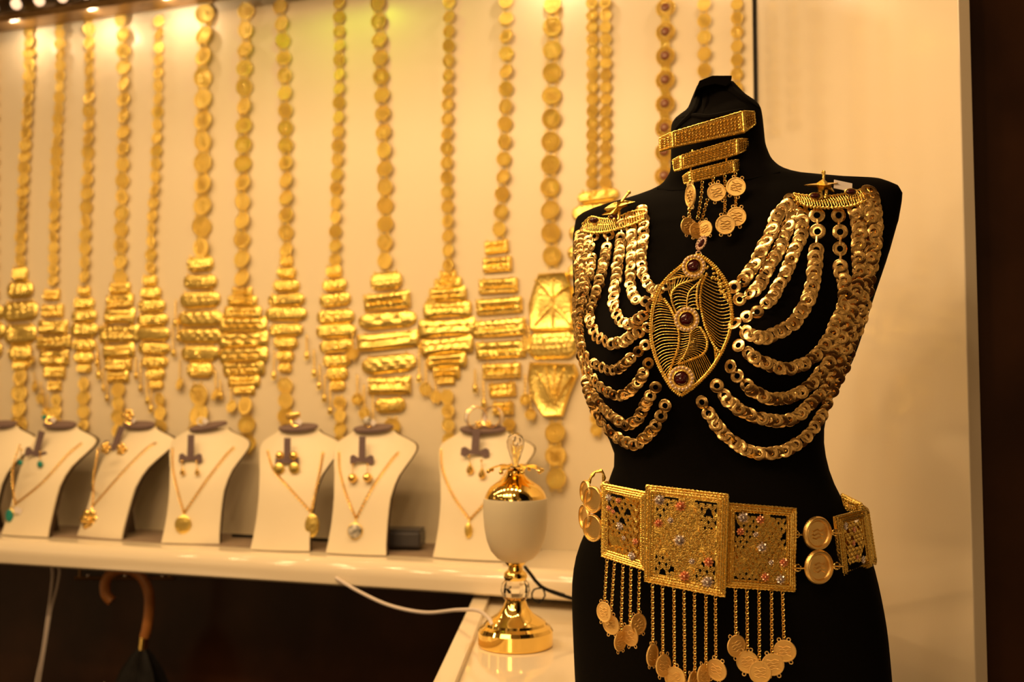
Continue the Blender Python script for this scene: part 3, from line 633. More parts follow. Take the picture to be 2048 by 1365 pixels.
# umbrella
UY = 2.26
ue = empty('umbrella', P(285, 1500, UY), 'furled black umbrella with curved wooden crook under the shelf', 'umbrella')
b = MB(); b.tube(catmull([P(x, y, UY) for x, y in ((224, 1203), (212, 1190), (211, 1165), (226, 1145), (254, 1139), (280, 1151), (296, 1180), (299, 1215), (293, 1262), (289, 1275))], .008), .0115, 12); obj('crook_handle', b, WOOD, ue)
b = MB(); b.tube([P(289, 1272, UY), P(285, 1305, UY)], .010, 12); obj('ferrule', b, LAMPG, ue)
tp = P(285, 1300, UY); b = MB(); rows = []
for r, dz in ((.008, .004), (.020, -.01), (.040, -.045), (.055, -.09), (.060, -.16), (.050, -.30), (.030, -.45), (.012, -.60)):
    rows.append([tp+V((r*(1+.22*(i % 3 == 0))*cos(2*pi*i/24), r*(1+.22*(i % 3 == 0))*sin(2*pi*i/24)*.8, dz)) for i in range(24)])
b.grid(rows, close_u=True); obj('canopy', b, RUB, ue)
b = MB(); b.prism([(-.02, -.05), (.022, -.05), (.018, .02), (-.004, .034)], 0, .002, Matrix.Translation(tp+V((-.05, -.075, -.085))) @ R(90, 'X')); obj('fabric_label', b, LEATHER, ue, smooth=False, label='small cream tag on the canopy')
for k, px in enumerate((176, 250, 325)):
    q = P(px, 1139+k*3, UY-.09); 
rl = [P(150, 1152, UY+.0), P(345, 1163, UY+.0)]
rl[1].z = rl[0].z; b = MB(); b.tube([P(150, 1157, UY), P(350, 1157, UY)], .0045, 8)
for px in (160, 340): q = P(px, 1157, UY); b.tube([q, V((q.x, q.y, ZS-.052))], .004, 8)
hr = obj('hanging_rail', b, DARKM)
for px in (176, 250, 325): q = P(px, 1152, UY-.006); b = MB().ball((0, 0, 0), .0035, 8, 6, Matrix.Translation(q)); obj('screw', b, SILV, hr, label='small bright screw')
tag(hr, 'thin dark rail under the shelf holding the umbrella crook', 'rail')

# ---------------------------------------------------------------- black torso
TH = radians(25); YC = 1.25
XL = [(150, 1425), (158, 1402), (165, 1397), (190, 1386), (222, 1374), (236, 1350), (250, 1342), (300, 1342), (345, 1341), (365, 1328), (378, 1312), (390, 1280), (400, 1250), (412, 1205), (424, 1168), (436, 1152), (470, 1146), (530, 1145), (600, 1148), (680, 1156), (760, 1172), (830, 1192), (870, 1212), (900, 1232), (930, 1232), (965, 1216), (1010, 1195), (1060, 1172), (1110, 1151), (1170, 1143), (1250, 1145), (1365, 1150), (1500, 1158)]
XR = [(150, 1440), (158, 1462), (175, 1478), (190, 1492), (203, 1514), (215, 1522), (240, 1526), (290, 1531), (318, 1542), (333, 1556), (345, 1585), (352, 1620), (357, 1680), (361, 1740), (365, 1780), (372, 1797), (385, 1805), (400, 1804), (450, 1795), (520, 1774), (600, 1746), (680, 1722), (740, 1700), (780, 1674), (810, 1657), (850, 1648), (880, 1646), (930, 1654), (970, 1668), (1010, 1690), (1060, 1718), (1110, 1742), (1180, 1760), (1260, 1775), (1365, 1785), (1500, 1792)]
BT = [(-.40, .118), (-.22, .125), (-.15, .115), (-.09, .088), (-.04, .083), (0, .090), (.08, .098), (.16, .090), (.22, .075), (.248, .062), (.27, .054), (.30, .051), (.335, .050), (.36, .036), (.385, .018), (.40, .012)]
rows = []; body = MB(); NS = 72
zs = [-.384+.0165*i for i in range(36)] + [.205+.0045*i for i in range(44)]
zs = sorted(set(round(z, 4) for z in zs if z < .3985))
def sect(cx, a, bb, z, cy=YC):
    pts = []
    for i in range(NS):
        t = 2*pi*i/NS; ex = 2.0 if z > .26 else 2.3
        u = a*math.copysign(abs(cos(t))**(2/ex), cos(t)); v_ = bb*math.copysign(abs(sin(t))**(2/ex), sin(t))
        pts.append(V((cx+u*cos(TH)+v_*sin(TH), cy-u*sin(TH)+v_*cos(TH), CZ+z)))
    return pts
secs = []
for z in zs:
    cx, a = .26, .12; bb = interp(BT, z)
    for it in range(40):
        pts = sect(cx, a, bb, z); pj = [proj(p) for p in pts]
        il = min(range(NS), key=lambda i: pj[i][0]); ir = max(range(NS), key=lambda i: pj[i][0])
        eL = (pj[il][0]-interp(XL, pj[il][1]))*pts[il].y/F; eR = (pj[ir][0]-interp(XR, pj[ir][1]))*pts[ir].y/F
        cx -= .45*(eL+eR)/2; a += .45*(eL-eR)/2/cos(TH); a = max(.006, a)
        if a < bb*.8: bb = a/.8
    secs.append([z, cx, a, bb])
# light smoothing of the fitted sections
for k in range(1):
    s2 = [s[:] for s in secs]
    for i in range(1, len(secs)-1):
        if abs(secs[i][0]-.25) > .04:
            for j in (1, 2, 3): s2[i][j] = (secs[i-1][j]+2*secs[i][j]+secs[i+1][j])/4
    secs = s2
for z, cx, a, bb in secs:
    pts = sect(cx, a, bb, z); row = []
    for p in pts:
        q = p-V((cx, YC, CZ+z)); u = q.x*cos(TH)-q.y*sin(TH); v_ = q.x*sin(TH)+q.y*cos(TH)
        if v_ < 0:
            k = min(1, -v_/max(.01, bb*.6)); am = 0
            for uc in (-.078, .078): am += .040*math.exp(-((u-uc)/.048)**2-((z-.055)/.062)**2)
            am *= k; p = p+V((-sin(TH)*am, -cos(TH)*am, 0))
        row.append(p)
    rows.append(row)
body.grid(rows, close_u=True)
body.f.append(tuple(range(NS))); nl = len(rows)-1; body.f.append(tuple(nl*NS+i for i in range(NS)))
BV = BVHTree.FromPolygons([tuple(p) for p in body.v], body.f)
te = empty('dress_form', V((.27, YC, ZCT)), 'black cloth-covered female torso dress form wearing the gold body chain', 'mannequin')
obj('torso', body, BLACK, te, angle=80)
# gathered cloth on the neck end
b = MB()
top = V((secs[-1][1], YC, CZ+.395))
fl = [(1391, 182), (1399, 161), (1425, 151), (1448, 151), (1464, 151), (1463, 160), (1453, 173), (1430, 168), (1408, 173)]
fp = [P(x, y, YC-.028) for x, y in fl]; fp2 = [p+V((.004, .040, .0)) for p in fp]
b.add(fp+fp2, [tuple(range(9)), tuple(reversed(range(9, 18)))]+[(i, (i+1) % 9, 9+(i+1) % 9, 9+i) for i in range(9)])
for pl, r in (([(1402, 168), (1398, 195), (1388, 225), (1362, 250), (1350, 262)], .006), ([(1425, 160), (1460, 180), (1495, 205), (1518, 218)], .006), ([(1352, 240), (1385, 232), (1420, 236), (1470, 226), (1515, 214)], .005), ([(1408, 165), (1412, 200), (1405, 235)], .005)):
    q = catmull([on(BV, x, y, -.002, YC) for x, y in pl], .006); b.tube(q, [r*(.35+.65*sin(pi*i/(len(q)-1))) for i in range(len(q))], 8)
obj('neck_cloth', b, BLACK, te, bevel=.001)
b = MB(); q = [on(BV, x, y, -.0005, YC) for x, y in [(1316, 378), (1345, 381), (1385, 378), (1440, 368), (1500, 358), (1560, 345)]]; b.tube(catmull(q, .01), .0018, 6); obj('neck_seam', b, BLACK, te)

def onb(px, py, off=.004):
    d = ray(px, py); h = BV.ray_cast(CAM, d)
    if h[0] is not None:
        n_ = h[1]; n_ = n_ if n_.dot(d) < 0 else -n_
        n_ = (n_ - d.normalized()*.9).normalized()
        q = h[0]-d.normalized()*off
        return q, n_
    nr = BV.find_nearest(P(px, py, YC)); n_ = nr[1]; n_ = n_ if n_.dot(d) < 0 else -n_
    return P(px, py, nr[0].y-off*.3), (n_*.35-d.normalized()).normalized()
EDGE_N = None

# ---------------------------------------------------------------- body chain
he = empty('body_chain', onb(1385, 780)[0], 'gold body chain of ring link strands with garnet filigree medallion on the torso', 'necklace')
def strand(path, d0, d1=None, gap=.40, off=.006, n0=0, n1=1):
    d1 = d1 or d0; b = MB(); pts = catmull([V((x, y, 0)) for x, y in path], 3)
    L = [0]
    for p, q in zip(pts, pts[1:]): L.append(L[-1]+(q-p).length)
    s = 0; k = 0; W3 = []
    while s < L[-1]:
        t = s/L[-1]; j = max(i for i in range(len(L)) if L[i] <= s); p = pts[j]; dpx = d0+(d1-d0)*t
        W3.append((p.x, p.y, dpx)); k += 1; s += dpx*(1.12 if k <= n0 else .85 if s > L[-1]-dpx*(n1+.4) else gap)
    P3 = []; lastY = None
    for x, y, dpx in W3:
        q, n_ = onb(x, y, off); P3.append([q, n_, dpx])
    for it in range(2):      # smooth the depths so that the strand hangs evenly
        for i in range(1, len(P3)-1):
            ym = (P3[i-1][0].y+P3[i+1][0].y)/2; q = P3[i][0]
            if ym < q.y: P3[i][0] = CAM+(q-CAM)*(ym/q.y)
    for i, (q, n_, dpx) in enumerate(P3):
        a = P3[max(0, i-1)][0]; c = P3[min(len(P3)-1, i+1)][0]; t = (c-a).normalized(); n_ = (n_-t*n_.dot(t)).normalized(); sd = t.cross(n_)
        r = dpx/2*q.y/F; al = radians(11+random.uniform(-12, 13)); be = radians((10 if i % 2 else -10)+random.uniform(-12, 12))
        nn_ = (n_*cos(al)+t*sin(al)); nn_ = nn_*cos(be)+sd*sin(be)
        if i and (q-P3[i-1][0]).length > r*1.5: b.tube([P3[i-1][0].lerp(q, .25), P3[i-1][0].lerp(q, .75)], r*.18, 6)
        b.annulus(r, r*.42, r*.055, 20, frame(q+sd*r*random.uniform(-.10, .10)+n_*(r*.14*(i % 2)), nn_, t))
    return b
LS = [([(1284, 418), (1288, 460), (1283, 510), (1286, 549), (1304, 579), (1329, 574), (1347, 552)], 25, 21), ([(1262, 435), (1264, 484), (1262, 534), (1262, 574), (1272, 600), (1300, 601), (1318, 592)], 24, 24),
      ([(1245, 450), (1240, 492), (1235, 534), (1230, 574), (1227, 609), (1237, 636), (1257, 650), (1281, 635), (1306, 612)], 25, 25),
      ([(1217, 470), (1212, 509), (1205, 539), (1195, 579), (1185, 609), (1180, 641), (1192, 671), (1217, 686), (1242, 686), (1269, 668), (1302, 652)], 23, 27),
      ([(1188, 473), (1182, 500), (1184, 525), (1177, 559), (1167, 600), (1161, 640), (1163, 690), (1176, 720), (1193, 731), (1219, 741), (1243, 734), (1263, 715), (1282, 700), (1298, 684)], 20, 24),
      ([(1168, 462), (1160, 500), (1166, 550), (1162, 609), (1158, 659), (1165, 712), (1182, 752), (1205, 778), (1231, 791), (1252, 789), (1271, 771), (1288, 745), (1300, 722)], 20, 25),
      ([(1158, 470), (1155, 520), (1160, 590), (1160, 660), (1168, 720), (1184, 781), (1207, 815), (1235, 841), (1259, 850), (1281, 830), (1298, 795), (1317, 764)], 21, 25),
      ([(1176, 480), (1170, 540), (1153, 600), (1158, 680), (1172, 760), (1184, 806), (1207, 851), (1242, 880), (1268, 889), (1294, 874), (1315, 847), (1328, 815), (1341, 797)], 20, 27)]
RS = [([(1581, 401), (1556, 431), (1542, 465), (1525, 498), (1506, 534), (1485, 563), (1463, 578)], 29, 28), ([(1600, 417), (1575, 454), (1559, 498), (1539, 529), (1520, 568), (1497, 590), (1470, 603)], 30, 27),
      ([(1606, 431), (1600, 476), (1584, 515), (1570, 548), (1556, 576), (1539, 601), (1511, 625), (1482, 640)], 29, 26),
      ([(1635, 431), (1634, 470), (1632, 504), (1628, 543), (1623, 584), (1606, 621), (1584, 648), (1556, 665), (1525, 676), (1497, 667), (1468, 645)], 32, 30),
      ([(1677, 431), (1680, 473), (1681, 504), (1681, 537), (1690, 576), (1686, 612), (1676, 640), (1659, 677), (1644, 697), (1624, 718), (1604, 729), (1579, 737), (1554, 735), (1519, 722), (1487, 700), (1468, 680)], 31, 28),
      ([(1709, 420), (1717, 459), (1714, 501), (1718, 543), (1714, 571), (1705, 612), (1691, 650), (1674, 695), (1651, 732), (1629, 762), (1604, 782), (1574, 795), (1539, 797), (1509, 784), (1487, 764), (1467, 742), (1454, 722)], 30, 28),
      ([(1728, 400), (1745, 445), (1748, 493), (1738, 532), (1728, 571), (1722, 608), (1711, 650), (1692, 695), (1671, 738), (1648, 778), (1622, 806), (1599, 830), (1572, 842), (1542, 842), (1509, 834), (1480, 819), (1455, 799), (1438, 777), (1429, 757)], 29, 28),
      ([(1745, 392), (1752, 431), (1752, 476), (1746, 520), (1738, 560), (1728, 620), (1706, 680), (1690, 730), (1668, 775), (1652, 808), (1638, 842), (1622, 862), (1599, 886), (1569, 901), (1539, 907), (1505, 904), (1475, 889), (1452, 872), (1430, 847), (1417, 827), (1398, 797)], 28, 28),
      ([(1736, 410), (1722, 470), (1738, 510), (1726, 560), (1708, 600), (1706, 640), (1686, 690), (1682, 728), (1664, 760)], 27, 26)]
for k, (pth, d0, d1) in enumerate(LS+RS):
    b = strand(pth, d0, d1, .47, .006+.003*(k % 3), {3: 1, 4: 2, 2: 1, 11: 2, 12: 3}.get(k, 0), 1+(k % 3 == 1)); obj('ring_strand', b, GOLDR, he)

# medallion
mc = onb(1385, 655, .012)[0]; mn = V((-.20, -.98, .02)).normalized()
yoff = min(onb(x, y, .010)[0].y for x, y in ((1385, 530), (1320, 640), (1385, 655), (1450, 640), (1365, 770)))
mc = P(1385, 655, yoff-.004)
def Z6(x, y, o=0): return Pp(1280+x/4.014, 480+y/4.014, mc, mn)+mn*o
def path6(L, o=0, step=.002): return resample(catmull([Z6(x, y, o) for x, y in L], step), step)
OR_ = [(470, 115), (560, 175), (640, 260), (700, 360), (728, 480), (742, 620), (725, 740), (680, 860), (620, 970), (540, 1080), (430, 1185), (330, 1255)]
OL_ = [(470, 115), (390, 160), (310, 225), (215, 310), (150, 400), (110, 510), (90, 620), (85, 760), (105, 880), (145, 1000), (200, 1110), (260, 1200), (330, 1255)]
A_ = [(510, 285), (420, 325), (320, 360), (260, 420), (255, 490), (290, 580), (320, 610)]
B_ = [(510, 285), (465, 370), (455, 480), (470, 560)]
C_ = [(440, 370), (395, 420), (378, 490), (378, 570)]
D_ = [(190, 470), (250, 560), (300, 680), (315, 790), (300, 890), (265, 980), (240, 1060), (235, 1110)]
E_ = [(540, 265), (495, 370), (485, 500), (510, 640), (545, 750), (590, 840), (640, 900)]
F_ = [(480, 700), (525, 770), (540, 850), (505, 920), (420, 960), (300, 1000)]
G_ = [(400, 750), (398, 820), (370, 900), (340, 960)]
UL = [(215, 330), (320, 300), (420, 290), (500, 280)]

b = MB(); ow = .0019
for L_, r_ in ((OR_, ow), (OL_, ow), (A_, .0014), (B_, .0014), (D_, .0016), (E_, .0017), (F_, .0016), (C_, .0010), (G_, .0010), (UL, .0012)):
    b.tube(path6(L_, 0, .0013), r_, 6, rope=.28)
for L_ in (OR_, OL_): b.tube(path6([(413+(x-413)*.965, 690+(y-690)*.975) for x, y in L_], .0006, .0013), .0010, 5, rope=.3)
def fan(A, B, n, bow=.3, fa=(0, 1), fb=(0, 1), r=.00042):
    PA = resample(catmull([V((x, y, 0)) for x, y in A], 8), 4); PB = resample(catmull([V((x, y, 0)) for x, y in B], 8), 4)
    for i in range(n):
        t = i/(n-1); p = PA[int((fa[0]+(fa[1]-fa[0])*t)*(len(PA)-1))]; q = PB[int((fb[0]+(fb[1]-fb[0])*t)*(len(PB)-1))]
        d_ = q-p; m1 = p+d_*.35+V((0, -abs(d_.length)*bow, 0)); m2 = p+d_*.75+V((0, -abs(d_.length)*bow*.35, 0))
        b.tube([Z6(v.x, v.y) for v in resample(catmull([p, p+d_*.12+V((0, -abs(d_.length)*bow*.55, 0)), p+d_*.4+V((0, -abs(d_.length)*bow, 0)), p+d_*.8+V((0, -abs(d_.length)*bow*.45, 0)), q], 6), 12)], r, 4)
fan(OL_, D_, 31, .14, (.36, .93), (.02, 1))
fan(OR_, E_, 28, -.2, (.2, .76), (.03, .97))
fan(OR_, F_, 16, .05, (.76, .97), (.5, .98)); fan(A_, C_, 12, .15, (.35, 1), (0, 1)); fan(B_, C_, 9, .15, (.2, 1), (.0, 1))
fan(UL, A_, 12, -.12, (0, 1), (.75, .1)); fan(OL_, UL, 9, .1, (.12, .3), (1, .1))
fan(F_, G_, 19, .12, (0, .85), (0, 1)); fan(D_, G_, 13, -.1, (.45, .85), (0, 1))
rnd = random.Random(3)
for k in range(46):
    t = rnd.random(); x = 560+150*t+rnd.uniform(-30, 30); y = 215+260*t+rnd.uniform(-25, 25); b.ball((0, 0, 0), .0016, 6, 5, Matrix.Translation(Z6(x, y, .001)))
med = obj('medallion', b, GOLDF, he, angle=60)
for gx, gy, gr in ((432, 215, 55), (375, 640, 58), (332, 1115, 60)):
    s = mc.y/F/4.014; Mg = frame(Z6(gx, gy, .002), mn)
    b = MB(); b.lathe([(gr*1.12*s, 0), (gr*1.12*s, .002), (gr*.98*s, .0030), (gr*.95*s, .001)], 28, Mg); b.lathe([(0, -.001), (gr*1.75*s, -.001), (gr*1.75*s, .0005), (0, .0006)], 28, Mg); bz = obj('bezel', b, GOLDF, med)
    b = MB(); b.lathe([(0, .0045), (gr*.35*s, .0044), (gr*.6*s, .0036), (gr*.85*s, .0024), (gr*.98*s, .0008), (gr*.98*s, -.0005)], 28, Mg); g_ = obj('garnet', b, GARNET, he, label='round dark red garnet')
    b = MB()
    for k in range(18): b.ball((gr*1.47*s*cos(k*pi/9), gr*1.47*s*sin(k*pi/9), .0015), gr*.24*s, 8, 6, Mg)
    obj('pearl_ring', b, PEARL, he, label='ring of tiny pale pearls')
# little link garnet above
lc = onb(1403, 487, .012)[0]; lc = P(1403, 487, min(lc.y, mc.y+.012)); Mg = frame(lc, V((-.35, -.9, .2)).normalized()) @ R(-28, 'Z') @ S(.62, 1.1, 1)
b = MB(); b.lathe([(0, 0), (.0085, 0), (.0085, .001), (0, .0012)], 20, Mg)
for k in range(14): b.ball((.0075*cos(k*pi/7), .0075*sin(k*pi/7), .0016), .0014, 6, 5, Mg)
b.torus(.003, .0007, 10, 5, frame(P(1397, 508, lc.y), V((0, -1, 0)))); b.torus(.003, .0007, 10, 5, frame(P(1395, 515, lc.y), V((.7, -.7, 0))))
lk = obj('pearl_link', b, PEARL, he); b = MB(); b.lathe([(0, .0036), (.003, .0030), (.005, .0012)], 18, Mg); obj('garnet', b, GARNET, he, label='narrow upper garnet')

# shoulder clasps
def clasp(topl, botl, stones, star, knob):
    b = MB(); tp_ = [onb(x, y, .012)[0] for x, y in topl]; bt_ = [onb(x, y, .014)[0] for x, y in botl]
    tp_ = catmull(tp_, .003); bt_ = catmull(bt_, .003); n_ = 30; tp_ = resample(tp_, 1e9) if 0 else tp_
    def samp(L_, t): k = t*(len(L_)-1); i = min(int(k), len(L_)-2); return L_[i].lerp(L_[i+1], k-i)
    b.tube([samp(tp_, i/40) for i in range(41)], .0013, 5, rope=.3); b.tube([samp(bt_, i/40) for i in range(41)], .0016, 6, rope=.4)
    b.tube([samp(tp_, i/40).lerp(samp(bt_, i/40), .5)+V((0, -.002, 0)) for i in range(41)], .0011, 5, rope=.3)
    for i in range(0, 30):
        a_ = samp(tp_, i/30); c_ = samp(bt_, min(1, (i+1.3)/30)); m_ = (a_+c_)/2+V((0, -.003, 0)); b.tube([a_, m_, c_], .00045, 4)
        a_ = samp(tp_, min(1, (i+1.3)/30)); c_ = samp(bt_, i/30); b.tube([a_, (a_+c_)/2+V((0, -.003, 0)), c_], .00045, 4)
    for i in range(24): b.ball((0, 0, 0), .0018, 6, 5, Matrix.Translation(samp(bt_, i/23)+V((0, -.001, -.001))))
    cl = obj('shoulder_clasp', b, GOLDF, he)
    for x, y in stones:
        q = onb(x, y, .019)[0]; b = MB().ball((0, 0, 0), (.0062, .003, .0032), 14, 8, Matrix.Translation(q)); obj('garnet', b, GARNET, cl, label='dark red oval garnet')
        b = MB().torus(.0066, .0011, 18, 5, Matrix.Translation(q) @ R(90, 'X') @ S(1, .55, 1)); obj('garnet_bezel', b, GOLDF, cl)
    cx_ = sum(p[0] for p in star)/len(star); cy_ = sum(p[1] for p in star)/len(star); q0 = onb(cx_, cy_+22, .014)[0].y
    c_ = P(cx_, cy_, q0); b = MB(); q = [P(x, y, q0+(.004 if i % 2 else -.004)) for i, (x, y) in enumerate(star)]; m = len(q)
    f_ = [p+V((0, -.0015, 0)) for p in q]; bk_ = [p+V((0, .002, 0)) for p in q]; vs = f_+bk_+[c_+V((0, -.006, 0)), c_+V((0, .003, 0))]
    b.add(vs, [(i, (i+1) % m, 2*m) for i in range(m)]+[(m+(i+1) % m, m+i, 2*m+1) for i in range(m)]+[((i+1) % m, i, m+i, m+(i+1) % m) for i in range(m)])
    b.tube([c_, P(knob[0], knob[1], q0)], .0016, 6, rope=.3); b.ball((0, 0, 0), .0026, 8, 6, Matrix.Translation(P(knob[0], knob[1], q0)))
    b.tube([P(cx_-6, cy_+8, q0), P(cx_-4, cy_+24, q0-.002)], .002, 6); b.tube([P(cx_+6, cy_+8, q0), P(cx_+4, cy_+24, q0-.002)], .002, 6)
    obj('star_ornament', b, GOLDF, cl, smooth=False)
    return cl
clasp([(1164, 450), (1182, 434), (1205, 438), (1232, 436), (1262, 424), (1290, 420)], [(1166, 462), (1185, 465), (1210, 464), (1235, 458), (1262, 450), (1288, 438)], [(1188, 441), (1228, 434)],
      [(1208, 418), (1222, 408), (1234, 404), (1249, 401), (1270, 404), (1256, 412), (1244, 417), (1236, 427), (1224, 428), (1204, 430), (1215, 422)], (1258, 385))
clR = clasp([(1586, 387), (1610, 391), (1640, 393), (1670, 391), (1705, 384), (1738, 374)], [(1590, 400), (1612, 411), (1640, 415), (1672, 415), (1705, 411), (1742, 396)], [(1631, 392), (1702, 384)],
      [(1609, 370), (1632, 367), (1646, 358), (1655, 366), (1676, 366), (1662, 374), (1668, 384), (1650, 380), (1636, 386), (1636, 376)], (1647, 345))
q = onb(1686, 372, .020)[0]; b = MB(); b.box(.021, .0008, .012, Matrix.Translation(q) @ R(12, 'Y') @ R(-25, 'X')); obj('price_tag', b, WTAG, he, label='white price tag')
b = MB()
for x, y, a in ((1738, 380, 20), (1744, 392, -15)): b.annulus(.009, .0045, .0006, 20, frame(onb(x, y, .014)[0], V((.2, -.9, .5)), V((0, 0, 1)), (1.1, .8, 1)) @ R(a, 'Z'))
obj('end_rings', b, GOLDR, he)

# ---------------------------------------------------------------- choker
che = empty('choker', P(1420, 345, 1.16), 'three tier gold bar choker with coin drops on the neck of the black torso', 'necklace')
def bar3(main, lf, rf, y0):
    TL, TR, BR, BL = main
    def Q(p, dy=0): return P(p[0], p[1], y0+dy)
    b = MB(); bb = MB(); quads = [(Q(TL), Q(TR), Q(BR), Q(BL)), ]
    if rf: quads.append((Q(TR), Q(rf[0], .014), Q(rf[1], .014), Q(BR)))
    if lf: quads.append((Q(lf[0], .014), Q(TL), Q(BL), Q(lf[1], .014)))
    for qi, (a, b2, c, d_) in enumerate(quads):
        nn_ = (b2-a).cross(d_-a).normalized(); nn_ = nn_ if nn_.y < 0 else -nn_
        def B(u, v, o=0): return a.lerp(b2, u).lerp(d_.lerp(c, u), v)+nn_*o
        back = [B(0, 0, -.003), B(1, 0, -.003), B(1, 1, -.003), B(0, 1, -.003)]
        bb.add([a, b2, c, d_]+back, [(0, 1, 2, 3), (7, 6, 5, 4), (0, 4, 5, 1), (1, 5, 6, 2), (2, 6, 7, 3), (3, 7, 4, 0)])
        for o, r_ in ((.04, .0010), (.20 if qi == 0 else .12, .0006)):
            uo = o*.25 if qi == 0 else o
            b.tube([B(u, v, .0004) for u, v in [(uo+(1-2*uo)*i/30, o) for i in range(31)]+[(1-uo, o+(1-2*o)*i/8) for i in range(1, 8)]+[(1-uo-(1-2*uo)*i/30, 1-o) for i in range(31)]+[(uo, 1-o-(1-2*o)*i/8) for i in range(1, 8)]], r_*1.1, 5, closed=True, rope=.3)
        Wd = (b2-a).length; n_ = max(3, int(Wd/.0050))
        for j in range(4):
            zz = [B(.06+.88*i/(2*n_), .27+.155*j+(.05 if i % 2 else -.05), .0016 if i % 2 else .0008) for i in range(2*n_+1)]
            b.tube(zz, .00085, 5)
        for i in range(n_*2): b.ball((0, 0, 0), .0006, 5, 4, Matrix.Translation(B((i+.5)/n_/2, .12, .0006))); b.ball((0, 0, 0), .0006, 5, 4, Matrix.Translation(B((i+.5)/n_/2, .88, .0006)))
    cb = obj('choker_bar', b, GOLDF, che, angle=35); obj('backing', bb, MATD, cb, smooth=False); return cb
ny = min(onb(x, y, .006)[0].y for x, y in ((1400, 270), (1440, 300), (1470, 260), (1420, 350)))-.001
bar3([(1343, 264), (1486, 221), (1490, 266), (1345, 296)], [(1318, 277), (1319, 304)], [(1509, 223), (1511, 249)], ny)
bar3([(1361, 311), (1474, 277), (1475, 310), (1362, 340)], [(1345, 321), (1349, 343)], [(1497, 278), (1498, 298)], ny-.002)
bar3([(1379, 343), (1467, 320), (1470, 345), (1381, 366)], [(1366, 353), (1369, 368)], [(1483, 320), (1484, 337)], ny-.004)
b = MB()
for x in (1385, 1455): b.tube([P(x, 285 if x > 1400 else 300, ny+.002), P(x-2, 320, ny+.001), P(x-4, 345, ny)], .0012, 5)
obj('tier_link', b, GOLDF, che)
COINM = coin_mesh(GOLDC, 0); 
def drop_coin(px, py, rx, ry, y, parent, face=None):
    r = ry*y/F; yaw = math.degrees(math.acos(min(1, rx/ry))) * random.choice((-1, 1)); q = P(px, py, y)
    return link('coin', COINM, parent, mat4=Matrix.Translation(q) @ R((-8 if abs(yaw) < 12 else yaw), 'Z') @ R(random.uniform(-7, 5), 'X') @ R(random.uniform(-15, 15), 'Y') @ S(r, r*.8, r))
cy_ = ny-.010
def clear(pts, y0, gap=.006): return min([y0]+[onb(x, y, gap)[0].y for x, y in pts])
def z1(x, y): return (1280+x/3.69, 130+y/3.69)
for pts, dx in (([(384, 875), (378, 960), (368, 1070), (358, 1130)], 0), ([(460, 860), (455, 950), (440, 1050), (425, 1140)], 0), ([(540, 830), (540, 880)], 0), ([(500, 990), (480, 1060), (455, 1150)], 0), ([(625, 815), (628, 900), (628, 1010), (625, 1100)], 0), ([(705, 795), (706, 835)], 0), ([(706, 965), (708, 1060)], 0)):
    b = MB(); b.chain([P(*z1(x, y), clear([z1(x, y)], cy_)) for x, y in pts], .0030, .34, 9); obj('drop_chain', b, GOLD, che)
for x, y, rx, ry, dy in ((372, 965, 6, 24, -.003), (415, 1225, 15, 17, .002), (480, 1210, 13, 17, .003), (355, 1190, 16, 18, -.004), (565, 940, 18.5, 19, -.003), (708, 900, 20, 20, -.002), (712, 1120, 20, 20, .002), (630, 1180, 20, 20, -.005)):
    X_, Y_ = z1(x, y); drop_coin(X_, Y_, rx, ry, clear([(X_, Y_), (X_-rx, Y_), (X_+rx, Y_), (X_, Y_+ry), (X_-rx, Y_+ry*.6)], cy_, .009)+dy, che)

